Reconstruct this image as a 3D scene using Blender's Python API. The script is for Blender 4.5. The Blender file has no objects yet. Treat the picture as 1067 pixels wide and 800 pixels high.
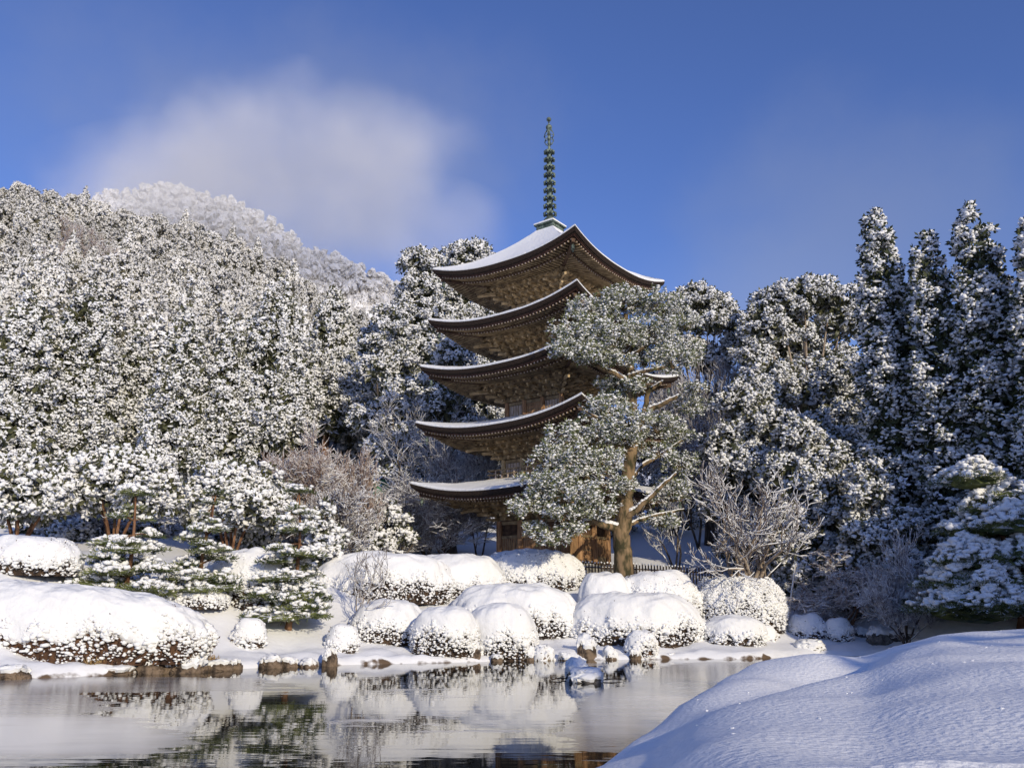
import bpy, math, random
import numpy as np

R = np.random.default_rng(7)
random.seed(7)
scene = bpy.context.scene
COL = scene.collection

# ------------------------------------------------------------------ camera geometry
F, TH, EYE = 899.7, 0.257, 2.0
CT, ST = math.cos(TH), math.sin(TH)


def P(u, v, d):
    """world point seen at photo pixel (u, v), at forward distance d"""
    x, up = (u - 533.5) / F, (400 - v) / F
    k = d / (CT - ST * up)
    return np.array([x * k, d, EYE + (ST + CT * up) * k])


def G(u, v, z=0.0):
    x, up = (u - 533.5) / F, (400 - v) / F
    k = (z - EYE) / (ST + CT * up)
    return np.array([x * k, (CT - ST * up) * k, z])


# ------------------------------------------------------------------ helpers
def snoise(p, scale=1.0, seed=0, n=7):
    """smooth sum-of-sines noise in about [-1, 1]"""
    r = np.random.default_rng(1000 + seed)
    k = r.normal(size=(n, p.shape[-1])) / scale * 2.2
    ph = r.uniform(0, 6.28, n)
    a = r.uniform(.6, 1.2, n)
    return (np.sin(p @ k.T + ph) * a).sum(-1) / (a.sum() * .62)


def link(o, parent=None):
    COL.objects.link(o)
    if parent is not None:
        o.parent = parent
    return o


class MB:
    def __init__(s):
        s.V, s.F, s.M, s.S, s.n = [], [], [], [], 0

    def add(s, V, Fc, m=0, smooth=False):
        V = np.asarray(V, float).reshape(-1, 3)
        Fc = np.asarray(Fc, int)
        if len(Fc) == 0:
            return
        s.V.append(V)
        s.F.append(Fc + s.n)
        s.M.append(np.full(len(Fc), m))
        s.S.append(np.full(len(Fc), smooth))
        s.n += len(V)

    def box(s, c, d, rz=0.0, m=0, R3=None):
        x, y, z = np.array(d) / 2.0
        v = np.array([[a * x, b * y, e * z] for e in (-1, 1) for b in (-1, 1) for a in (-1, 1)])
        if R3 is not None:
            v = v @ np.array(R3).T
        if rz:
            ca, sa = math.cos(rz), math.sin(rz)
            v = v @ np.array([[ca, sa, 0], [-sa, ca, 0], [0, 0, 1]])
        s.add(v + np.array(c), [[0, 2, 3, 1], [4, 5, 7, 6], [0, 1, 5, 4], [2, 6, 7, 3], [0, 4, 6, 2], [1, 3, 7, 5]], m)

    def beam(s, a, b, w, h, m=0):
        a, b = np.array(a, float), np.array(b, float)
        d = b - a
        L = np.linalg.norm(d)
        d /= L
        up = np.array([0, 0, 1.0])
        sd = np.cross(d, up)
        sd /= max(np.linalg.norm(sd), 1e-6)
        up = np.cross(sd, d)
        s.box((a + b) / 2, (L, w, h), m=m, R3=np.stack([d, sd, up], 1))

    def tube(s, path, rad, n=8, m=0, smooth=True, cap=True):
        path = np.array(path, float)
        rad = np.broadcast_to(np.array(rad, float), (len(path),))
        T = np.gradient(path, axis=0)
        T /= np.linalg.norm(T, axis=1, keepdims=True) + 1e-9
        ref = np.array([1.0, 0, 0]) if abs(T[0][0]) < .8 else np.array([0, 1.0, 0])
        A = np.cross(T, ref)
        A /= np.linalg.norm(A, axis=1, keepdims=True) + 1e-9
        B = np.cross(T, A)
        an = np.arange(n) / n * 2 * math.pi
        V = path[:, None] + rad[:, None, None] * (A[:, None] * np.cos(an)[None, :, None] + B[:, None] * np.sin(an)[None, :, None])
        k = len(path)
        i, j = np.meshgrid(np.arange(k - 1), np.arange(n), indexing='ij')
        j2 = (j + 1) % n
        Fq = np.stack([i * n + j, i * n + j2, (i + 1) * n + j2, (i + 1) * n + j], -1).reshape(-1, 4)
        s.add(V.reshape(-1, 3), Fq, m, smooth)
        if cap:
            for e, r_ in ((0, -1), (k - 1, 1)):
                c = path[e]
                ring = V[e]
                vv = np.vstack([ring, c[None]])
                f = [[q, (q + 1) % n, n] if r_ > 0 else [(q + 1) % n, q, n] for q in range(n)]
                s.add(vv, f, m, smooth)

    def grid(s, Vg, m=0, smooth=True, wrap=False):
        a, b = Vg.shape[:2]
        i, j = np.meshgrid(np.arange(a - 1), np.arange(b if wrap else b - 1), indexing='ij')
        j2 = (j + 1) % b
        Fq = np.stack([i * b + j, i * b + j2, (i + 1) * b + j2, (i + 1) * b + j], -1).reshape(-1, 4)
        s.add(Vg.reshape(-1, 3), Fq, m, smooth)

    def build(s, name, mats, parent=None, **kw):
        me = bpy.data.meshes.new(name)
        V = np.concatenate(s.V)
        li, ls, lt = [], [], []
        off = 0
        for Fc in s.F:
            k = Fc.shape[1]
            li.append(Fc.reshape(-1))
            ls.append(off + np.arange(len(Fc)) * k)
            off += len(Fc) * k
        li = np.concatenate(li)
        ls = np.concatenate(ls)
        me.vertices.add(len(V))
        me.vertices.foreach_set('co', V.astype(np.float32).ravel())
        me.loops.add(len(li))
        me.loops.foreach_set('vertex_index', li.astype(np.int32))
        me.polygons.add(len(ls))
        me.polygons.foreach_set('loop_start', ls.astype(np.int32))
        me.polygons.foreach_set('material_index', np.concatenate(s.M).astype(np.int32))
        me.update(calc_edges=True)
        me.polygons.foreach_set('use_smooth', np.concatenate(s.S))
        if not isinstance(mats, (list, tuple)):
            mats = [mats]
        for m in mats:
            me.materials.append(m)
        me.update()
        o = bpy.data.objects.new(name, me)
        link(o, parent)
        for k, v in kw.items():
            o[k] = v
        return o


def thing(name, label, cat, loc=(0, 0, 0), rz=0.0, group=None):
    o = bpy.data.objects.new(name, None)
    o.empty_display_size = .3
    o.location = loc
    o.rotation_euler = (0, 0, rz)
    link(o)
    o['label'] = label
    o['category'] = cat
    if group:
        o['group'] = group
    return o


def dup(root, loc, rz=0.0, scale=(1, 1, 1), label=None, group=None):
    r = root.copy()
    COL.objects.link(r)
    r.location = loc
    r.rotation_euler = (0, 0, rz)
    r.scale = scale
    if label:
        r['label'] = label
    if group:
        r['group'] = group
    for ch in list(root.children):
        c = ch.copy()
        COL.objects.link(c)
        c.parent = r
        for g in list(ch.children):
            d = g.copy()
            COL.objects.link(d)
            d.parent = c
    return r


# base solids
def _ico(sub):
    t = (1 + 5 ** .5) / 2
    v = [(-1, t, 0), (1, t, 0), (-1, -t, 0), (1, -t, 0), (0, -1, t), (0, 1, t), (0, -1, -t), (0, 1, -t), (t, 0, -1), (t, 0, 1), (-t, 0, -1), (-t, 0, 1)]
    f = [(0, 11, 5), (0, 5, 1), (0, 1, 7), (0, 7, 10), (0, 10, 11), (1, 5, 9), (5, 11, 4), (11, 10, 2), (10, 7, 6), (7, 1, 8),
         (3, 9, 4), (3, 4, 2), (3, 2, 6), (3, 6, 8), (3, 8, 9), (4, 9, 5), (2, 4, 11), (6, 2, 10), (8, 6, 7), (9, 8, 1)]
    v = [np.array(a) / np.linalg.norm(a) for a in v]
    for _ in range(sub):
        cache, nf = {}, []

        def mid(a, b):
            k = (min(a, b), max(a, b))
            if k not in cache:
                m_ = v[a] + v[b]
                v.append(m_ / np.linalg.norm(m_))
                cache[k] = len(v) - 1
            return cache[k]
        for a, b, c in f:
            x, y, z = mid(a, b), mid(b, c), mid(c, a)
            nf += [(a, x, z), (b, y, x), (c, z, y), (x, y, z)]
        f = nf
    return np.array(v), np.array(f)


ICO0, ICO1, ICO2, ICO3 = _ico(0), _ico(1), _ico(2), _ico(3)
OCT = (np.array([[1, 0, 0], [0, 1, 0], [-1, 0, 0], [0, -1, 0], [0, 0, 1], [0, 0, -1.]]),
       np.array([[0, 1, 4], [1, 2, 4], [2, 3, 4], [3, 0, 4], [1, 0, 5], [2, 1, 5], [3, 2, 5], [0, 3, 5]]))


def unit(v):
    return v / (np.linalg.norm(v, axis=-1, keepdims=True) + 1e-9)


def lumps(mb, C, S, base=ICO0, jit=.38, m=0, flat=.75, smooth=True):
    n = len(C)
    if n == 0:
        return
    bv, bf = base
    S = np.broadcast_to(np.asarray(S, float).reshape(-1, 1) if np.ndim(S) < 2 else S, (n, 3))
    a = R.uniform(0, 6.28, n)
    ca, sa = np.cos(a)[:, None], np.sin(a)[:, None]
    V = bv[None] * (1 + jit * R.uniform(-1, 1, (n, len(bv), 1))) * np.array([1, 1, flat])
    if jit > .2:
        S = S * R.uniform([.7, .55, .7], [1.6, 1.1, 1.2], (n, 3))
    V = V * S[:, None]
    V = np.stack([V[..., 0] * ca - V[..., 1] * sa, V[..., 0] * sa + V[..., 1] * ca, V[..., 2]], -1) + C[:, None]
    Fc = bf[None] + (np.arange(n) * len(bv))[:, None, None]
    mb.add(V.reshape(-1, 3), Fc.reshape(-1, 3), m, smooth)


def leaves(mb, C, D, L, W, m=1):
    n = len(C)
    if n == 0:
        return
    D = unit(D)
    B = unit(np.cross(D, R.normal(size=(n, 3))))
    L = np.broadcast_to(L, (n,))[:, None]
    W = np.broadcast_to(W, (n,))[:, None]
    V = np.stack([C, C + D * L * .5 + B * W, C + D * L, C + D * L * .5 - B * W], 1)
    Fc = np.arange(n * 4).reshape(n, 4)
    mb.add(V.reshape(-1, 3), Fc, m)


def clumps(mb, C, N, r, nl, nf, ls, fs, base=ICO0, up=.6, fw=.35, ms=0, mf=1, flat=.75):
    """snow lumps (outer/upper side) with leaves poking out, around each clump centre"""
    n = len(C)
    r = np.broadcast_to(r, (n,))
    Ci, Ni, ri = np.repeat(C, nl, 0), np.repeat(N, nl, 0), np.repeat(r, nl)
    d = unit(R.normal(size=Ci.shape) + .7 * Ni + np.array([0, 0, up]))
    lumps(mb, Ci + d * (ri * R.uniform(.35, 1.0, len(Ci)))[:, None], ls * R.uniform(.55, 1.35, len(Ci)), base, m=ms, flat=flat)
    Ci, Ni, ri = np.repeat(C, nf, 0), np.repeat(N, nf, 0), np.repeat(r, nf)
    d = unit(R.normal(size=Ci.shape) + .6 * Ni + np.array([0, 0, -.15]))
    leaves(mb, Ci + d * (ri * R.uniform(.3, 1.0, len(Ci)))[:, None], d + R.normal(size=d.shape) * .5, fs * R.uniform(.6, 1.4, len(Ci)), fs * fw, m=mf)


def segs_mesh(mb, S, n=4, m=0, zoff=0.0, rs=1.0):
    """S rows: p0(3) p1(3) r0 r1"""
    S = np.array(S)
    if len(S) == 0:
        return
    p0, p1, r0, r1 = S[:, :3], S[:, 3:6], S[:, 6], S[:, 7]
    T = unit(p1 - p0)
    A = unit(np.cross(T, np.array([.13, .21, 1.0])))
    B = np.cross(T, A)
    off = np.array([0, 0, 1.0]) * zoff
    an = np.arange(n) / n * 2 * math.pi + .4
    c = np.cos(an)[None, :, None]
    s_ = np.sin(an)[None, :, None]
    V0 = (p0 + off * r0[:, None])[:, None] + rs * r0[:, None, None] * (A[:, None] * c + B[:, None] * s_)
    V1 = (p1 + off * r1[:, None])[:, None] + rs * r1[:, None, None] * (A[:, None] * c + B[:, None] * s_)
    V = np.concatenate([V0, V1], 1)
    j = np.arange(n)
    f = np.stack([j, (j + 1) % n, n + (j + 1) % n, n + j], 1)
    Fc = f[None] + (np.arange(len(S)) * 2 * n)[:, None, None]
    mb.add(V.reshape(-1, 3), Fc.reshape(-1, 4), m, True)


# ------------------------------------------------------------------ materials
def mat(name, col, rough=.8, col2=None, scale=3.0, detail=6, bump=0.0, bscale=20.0, metal=0.0, lo=.4, hi=.6, coords='Object', spec=.3, stretch=None, sss=0):
    m = bpy.data.materials.new(name)
    m.use_nodes = True
    nt = m.node_tree
    b = nt.nodes['Principled BSDF']
    b.inputs['Base Color'].default_value = (*col, 1)
    b.inputs['Roughness'].default_value = rough
    b.inputs['Metallic'].default_value = metal
    b.inputs['Specular IOR Level'].default_value = spec
    tc = nt.nodes.new('ShaderNodeTexCoord')
    src = tc.outputs[coords]
    if stretch:
        mp = nt.nodes.new('ShaderNodeMapping')
        mp.inputs['Scale'].default_value = stretch
        nt.links.new(src, mp.inputs[0])
        src = mp.outputs[0]
    if col2 is not None:
        n = nt.nodes.new('ShaderNodeTexNoise')
        n.inputs['Scale'].default_value = scale
        n.inputs['Detail'].default_value = detail
        nt.links.new(src, n.inputs['Vector'])
        r = nt.nodes.new('ShaderNodeValToRGB')
        r.color_ramp.elements[0].position = lo
        r.color_ramp.elements[1].position = hi
        r.color_ramp.elements[0].color = (*col, 1)
        r.color_ramp.elements[1].color = (*col2, 1)
        nt.links.new(n.outputs[0], r.inputs[0])
        nt.links.new(r.outputs[0], b.inputs['Base Color'])
    if bump:
        n2 = nt.nodes.new('ShaderNodeTexNoise')
        n2.inputs['Scale'].default_value = bscale
        n2.inputs['Detail'].default_value = 5
        nt.links.new(src, n2.inputs['Vector'])
        bp = nt.nodes.new('ShaderNodeBump')
        bp.inputs['Strength'].default_value = bump
        bp.inputs['Distance'].default_value = .05
        nt.links.new(n2.outputs[0], bp.inputs['Height'])
        nt.links.new(bp.outputs[0], b.inputs['Normal'])
    return m


def snow_over(m, lo=.15, hi=.45, nscale=6.0, amt=.5, col=(.76, .76, .78)):
    """snow lying on the faces of material m that look upward"""
    nt = m.node_tree
    b = nt.nodes['Principled BSDF']
    g = nt.nodes.new('ShaderNodeNewGeometry')
    sx = nt.nodes.new('ShaderNodeSeparateXYZ')
    nt.links.new(g.outputs['True Normal'], sx.inputs[0])
    ab = nt.nodes.new('ShaderNodeMath')
    ab.operation = 'ABSOLUTE' if amt < 0 else 'ADD'
    ab.inputs[1].default_value = 0
    nt.links.new(sx.outputs[2], ab.inputs[0])
    n = nt.nodes.new('ShaderNodeTexNoise')
    n.inputs['Scale'].default_value = nscale
    tc = nt.nodes.new('ShaderNodeTexCoord')
    nt.links.new(tc.outputs['Object'], n.inputs['Vector'])
    ad = nt.nodes.new('ShaderNodeMath')
    ad.operation = 'MULTIPLY_ADD'
    ad.inputs[1].default_value = abs(amt) * 2
    nt.links.new(n.outputs[0], ad.inputs[0])
    nt.links.new(ab.outputs[0], ad.inputs[2])
    mr = nt.nodes.new('ShaderNodeMapRange')
    mr.inputs['From Min'].default_value = lo + abs(amt)
    mr.inputs['From Max'].default_value = hi + abs(amt)
    nt.links.new(ad.outputs[0], mr.inputs['Value'])
    mx = nt.nodes.new('ShaderNodeMix')
    mx.data_type = 'RGBA'
    nt.links.new(mr.outputs[0], mx.inputs['Factor'])
    bc = b.inputs['Base Color']
    if bc.is_linked:
        nt.links.new(bc.links[0].from_socket, mx.inputs[6])
    else:
        mx.inputs[6].default_value = bc.default_value
    mx.inputs[7].default_value = (*col, 1)
    nt.links.new(mx.outputs[2], bc)
    return m


M = {}
M['snow'] = mat('snow', (.79, .79, .79), .8, bump=.9, bscale=5)
M['snow_tree'] = mat('tree snow', (.82, .82, .82), .85, bump=.5, bscale=14)
M['snow_bank'] = mat('bank snow', (.83, .83, .84), .55, bump=.3, bscale=30, spec=.4)
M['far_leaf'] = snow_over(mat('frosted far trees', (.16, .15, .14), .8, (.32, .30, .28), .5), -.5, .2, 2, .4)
M['cedar'] = snow_over(mat('cedar needles', (.035, .042, .02), .7, (.11, .11, .05), 2.5), .0, .45, 9, .4)
M['hill_leaf'] = snow_over(mat('hill tree leaves', (.045, .048, .03), .7, (.12, .11, .07), .7), -.1, .4, 5, .4)
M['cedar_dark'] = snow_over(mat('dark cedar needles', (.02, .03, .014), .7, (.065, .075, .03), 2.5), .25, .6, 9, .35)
M['pine'] = snow_over(mat('pine needles', (.045, .065, .018), .6, (.16, .18, .055), 1.6), .5, .85, 9, .35)
M['pine_old'] = snow_over(mat('old pine needles', (.07, .095, .035), .6, (.20, .215, .085), 2.2), .12, .6, 11, .4)
M['broad'] = snow_over(mat('evergreen leaves', (.035, .042, .02), .5, (.11, .11, .05), 1.8), .0, .45, 7, .4, )
M['azalea'] = snow_over(mat('azalea twigs', (.02, .012, .008), .7, (.085, .052, .03), 3.5), .35, .65, 12, .3)
M['azalea_red'] = snow_over(mat('rusty azalea twigs', (.03, .014, .008), .7, (.12, .06, .03), 3.5), .4, .7, 12, .3)
M['bark_red'] = mat('reddish bark', (.10, .045, .022), .9, (.26, .14, .075), 5, bump=.6, bscale=14, stretch=(1, 1, .35))
M['bark_grey'] = mat('grey bark', (.06, .045, .033), .9, (.16, .125, .09), 5, bump=.6, bscale=14, stretch=(1, 1, .35))
M['bark_pine'] = mat('mossy pine bark', (.045, .040, .018), .9, (.25, .17, .095), 3.6, bump=.8, bscale=9, stretch=(1, 1, .4))
M['bark_pale'] = mat('pale bark', (.20, .15, .11), .85, (.36, .29, .22), 6, bump=.4)
M['twig'] = snow_over(mat('frosted twigs', (.10, .07, .055), .85, (.2, .15, .12), 6), -.3, .4, 5, .5)
M['twig_red'] = snow_over(mat('reddish twigs', (.20, .125, .095), .85, (.36, .26, .20), 6), -.2, .5, 5, .5)
M['twig_grey'] = snow_over(mat('grey frosted twigs', (.12, .10, .11), .85, (.22, .19, .19), 6), -.35, .3, 5, .5)
M['wood'] = mat('weathered timber', (.13, .09, .05), .8, (.43, .32, .18), 2.6, lo=.35, hi=.7, bump=.4, bscale=25)
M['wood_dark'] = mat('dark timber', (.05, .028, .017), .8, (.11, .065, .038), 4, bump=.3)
M['wood_gold'] = mat('golden brown timber', (.26, .175, .085), .8, (.62, .46, .26), 1.9, lo=.35, hi=.65, bump=.4, bscale=20)
M['door'] = mat('orange brown door planks', (.19, .10, .05), .75, (.46, .27, .14), 2.5, bump=.4, stretch=(8, 8, .6))
M['panel'] = mat('pale wall boards', (.34, .25, .19), .8, (.55, .46, .40), 4, stretch=(6, 6, .6))
M['wood_edge'] = mat('roof edge board', (.05, .024, .018), .8, (.10, .05, .035), 4)
M['barkroof'] = mat('cypress bark roof edge', (.018, .012, .009), .95, (.05, .032, .023), 9, bump=.9, bscale=30, stretch=(1, 1, 6))
M['bronze'] = mat('green bronze', (.05, .065, .055), .6, (.20, .25, .20), 5, metal=.25, bump=.3)
M['rock'] = mat('brown shore rock', (.045, .033, .025), .9, (.20, .145, .10), 3.6, bump=.9, bscale=7)
M['rock_grey'] = mat('grey rock', (.06, .055, .05), .9, (.19, .17, .15), 2.8, bump=.9, bscale=7)
M['fence'] = mat('dark fence wood', (.03, .02, .014), .8, (.08, .055, .04), 6)
M['bamboo'] = mat('pale bamboo', (.42, .34, .24), .6, (.6, .52, .42), 5)
M['green'] = mat('green painted board', (.035, .12, .06), .7, (.06, .17, .09), 4)
M['stone'] = mat('stone base', (.18, .17, .15), .9, (.3, .28, .25), 3, bump=.5)
M['grass_dry'] = mat('dry grass', (.22, .13, .05), .8, (.42, .30, .15), 5)


def ground_mat():
    m = mat('snowy ground', (.80, .80, .81), .75, bump=.5, bscale=5)
    nt = m.node_tree
    b = nt.nodes['Principled BSDF']
    g = nt.nodes.new('ShaderNodeNewGeometry')
    sp = nt.nodes.new('ShaderNodeSeparateXYZ')
    nt.links.new(g.outputs['Normal'], sp.inputs[0])
    n = nt.nodes.new('ShaderNodeTexNoise')
    n.inputs['Scale'].default_value = 1.3
    n.inputs['Detail'].default_value = 8
    nt.links.new(g.outputs['Position'], n.inputs['Vector'])
    ad = nt.nodes.new('ShaderNodeMath')
    ad.operation = 'MULTIPLY_ADD'
    ad.inputs[1].default_value = .9
    nt.links.new(n.outputs[0], ad.inputs[0])
    nt.links.new(sp.outputs[2], ad.inputs[2])
    mr = nt.nodes.new('ShaderNodeMapRange')
    mr.inputs['From Min'].default_value = 1.02
    mr.inputs['From Max'].default_value = 1.12
    nt.links.new(ad.outputs[0], mr.inputs['Value'])
    mx = nt.nodes.new('ShaderNodeMix')
    mx.data_type = 'RGBA'
    nt.links.new(mr.outputs[0], mx.inputs['Factor'])
    mx.inputs[6].default_value = (.12, .08, .05, 1)
    mx.inputs[7].default_value = (.80, .80, .81, 1)
    nt.links.new(mx.outputs[2], b.inputs['Base Color'])
    return m


M['ground'] = ground_mat()


def vary(m, lo, hi):
    nt = m.node_tree
    b = nt.nodes['Principled BSDF']
    oi = nt.nodes.new('ShaderNodeObjectInfo')
    mr = nt.nodes.new('ShaderNodeMapRange')
    mr.inputs['To Min'].default_value = lo
    mr.inputs['To Max'].default_value = hi
    nt.links.new(oi.outputs['Random'], mr.inputs['Value'])
    mx = nt.nodes.new('ShaderNodeMix')
    mx.data_type = 'RGBA'
    mx.blend_type = 'MULTIPLY'
    mx.inputs['Factor'].default_value = 1
    bc = b.inputs['Base Color']
    if bc.is_linked:
        nt.links.new(bc.links[0].from_socket, mx.inputs[6])
    else:
        mx.inputs[6].default_value = bc.default_value
    nt.links.new(mr.outputs[0], mx.inputs[7])
    nt.links.new(mx.outputs[2], bc)


M['hill_snow'] = mat('hill tree snow', (.80, .79, .77), .85, (.56, .54, .51), .55, lo=.4, hi=.75)
vary(M['hill_snow'], .82, 1.08)
vary(M['hill_leaf'], .7, 1.5)

# ------------------------------------------------------------------ terrain
sh_px = [(-260, 724), (-60, 711), (0, 708), (100, 704), (200, 699), (280, 695), (420, 691), (540, 688), (640, 687), (780, 686), (860, 683), (940, 683), (1020, 687)]
sh = np.array([(-60, 12), (-35, 18)] + [tuple(G(u, v)[:2]) for u, v in sh_px] + [(24, 33), (40, 30), (70, 22)])


def shore(x):
    return np.interp(x, sh[:, 0], sh[:, 1]) + .18 * snoise(np.stack([x, x * 0 + 1], -1), 2.3, 3) + .07 * snoise(np.stack([x, x * 0 + 1], -1), .6, 4)


def tanE(u, v):
    p = P(u, v, 1.0)
    return p[0], p[2] - EYE


r1 = np.array([tanE(u, v) for u, v in [(-500, 260), (-250, 215), (-60, 215), (0, 212), (60, 205), (120, 220), (200, 246), (260, 272), (300, 298), (350, 330), (400, 372), (440, 400), (500, 430), (560, 440), (620, 430), (760, 415), (860, 400), (1000, 400), (1300, 380)]])
r2 = np.array([tanE(u, v) for u, v in [(-400, 300), (-100, 260), (60, 215), (105, 200), (150, 190), (180, 188), (230, 206), (280, 232), (320, 262), (350, 268), (380, 281), (415, 297), (450, 330), (520, 400), (620, 500), (700, 560), (1500, 600)]])


def ground(x, y):
    x, y = np.asarray(x, float), np.asarray(y, float)
    p2 = np.stack([x, y], -1)
    t = y - shore(x)
    a = x / np.maximum(y, 20)
    z = np.interp(t, [-6, -1.5, -.25, .03, .3, 1.2, 2.5, 5, 8, 11, 15, 30, 60], [-1.6, -.9, -.45, .02, .25, .36, .55, 1.45, 2.8, 3.7, 4.05, 4.4, 5.5])
    lf = np.clip((-a - .08) / .2, 0, 1)
    z = z + lf * np.interp(t, [3, 14, 24, 34], [0, .2, 1.4, 2.8])
    z = z + np.clip(t, 0, 1) * (.07 * snoise(p2, 1.6, 11) + .16 * snoise(p2, 5, 12) * np.clip(t / 6, 0, 1))
    z = z + np.clip(t / .3, 0, 1) * np.clip(3 - t, 0, 1) * .10 * snoise(p2, .6, 13)
    rz1 = np.interp(a, r1[:, 0], r1[:, 1]) * 200 + 2 - 6
    rz1 = np.maximum(rz1, 8)
    w = np.clip((y - 56) / 144, 0, 1)
    w = w * (.75 + .25 * w)
    h1 = z * (1 - w) + rz1 * w + w * 5 * snoise(p2, 38, 14) * (rz1 > 20)
    back = np.clip((y - 205) / 160, 0, 1)
    h1 = h1 * (1 - .45 * back * back * (3 - 2 * back))
    h2 = np.interp(a, r2[:, 0], r2[:, 1]) * 520 + 2 - 5
    w2 = np.clip((y - 300) / 220, 0, 1)
    h2 = h2 * w2 * (1 - .7 * np.clip((y - 525) / 500, 0, 1)) + w2 * 6 * snoise(p2, 60, 15)
    h = np.where(y > 230, np.maximum(h1, h2), h1)
    # camera side of the pond
    near = np.clip((7.5 - y) / 3, 0, 1)
    h = np.where(y < 20, -1.6 + near * 2.1 + near * .05 * snoise(p2, 1.5, 16), h)
    sd = np.clip((np.abs(x) - 34 - y * .3) / 6, 0, 1)
    h = np.where(y < 45, h * (1 - sd) + np.maximum(h, 1.2) * sd, h)
    return h


def gz(x, y):
    return float(ground(np.array([x]), np.array([y]))[0])


def at(u, v, dmax=130):
    """first ground point along the ray of photo pixel (u, v), beyond the pond"""
    d = np.arange(20, dmax, .05)
    pts = np.array([P(u, v, q) for q in d[::4]])
    d = d[::4]
    g = ground(pts[:, 0], pts[:, 1])
    ok = np.where((pts[:, 2] <= g) & (g > 0))[0]
    i = ok[0] if len(ok) else len(d) - 1
    x, y = pts[i, 0], pts[i, 1]
    return np.array([x, y, gz(x, y)])


xs = np.unique(np.concatenate([np.arange(-40, 40.01, .35), np.arange(-160, 160, 3), np.arange(-500, 500, 12), np.linspace(-4000, 4000, 60)]))
ys = np.unique(np.concatenate([np.arange(-30, 24, 1.5), np.arange(24, 40, .16), np.arange(40, 62, .5), np.arange(62, 240, 2.5), np.arange(240, 700, 8), np.linspace(700, 5000, 30), np.linspace(-2000, -30, 12)]))
X, Y = np.meshgrid(xs, ys)
Z = ground(X, Y)
mb = MB()
mb.grid(np.stack([X, Y, Z], -1))
mb.build('terrain', M['ground'], kind='structure')


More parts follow.
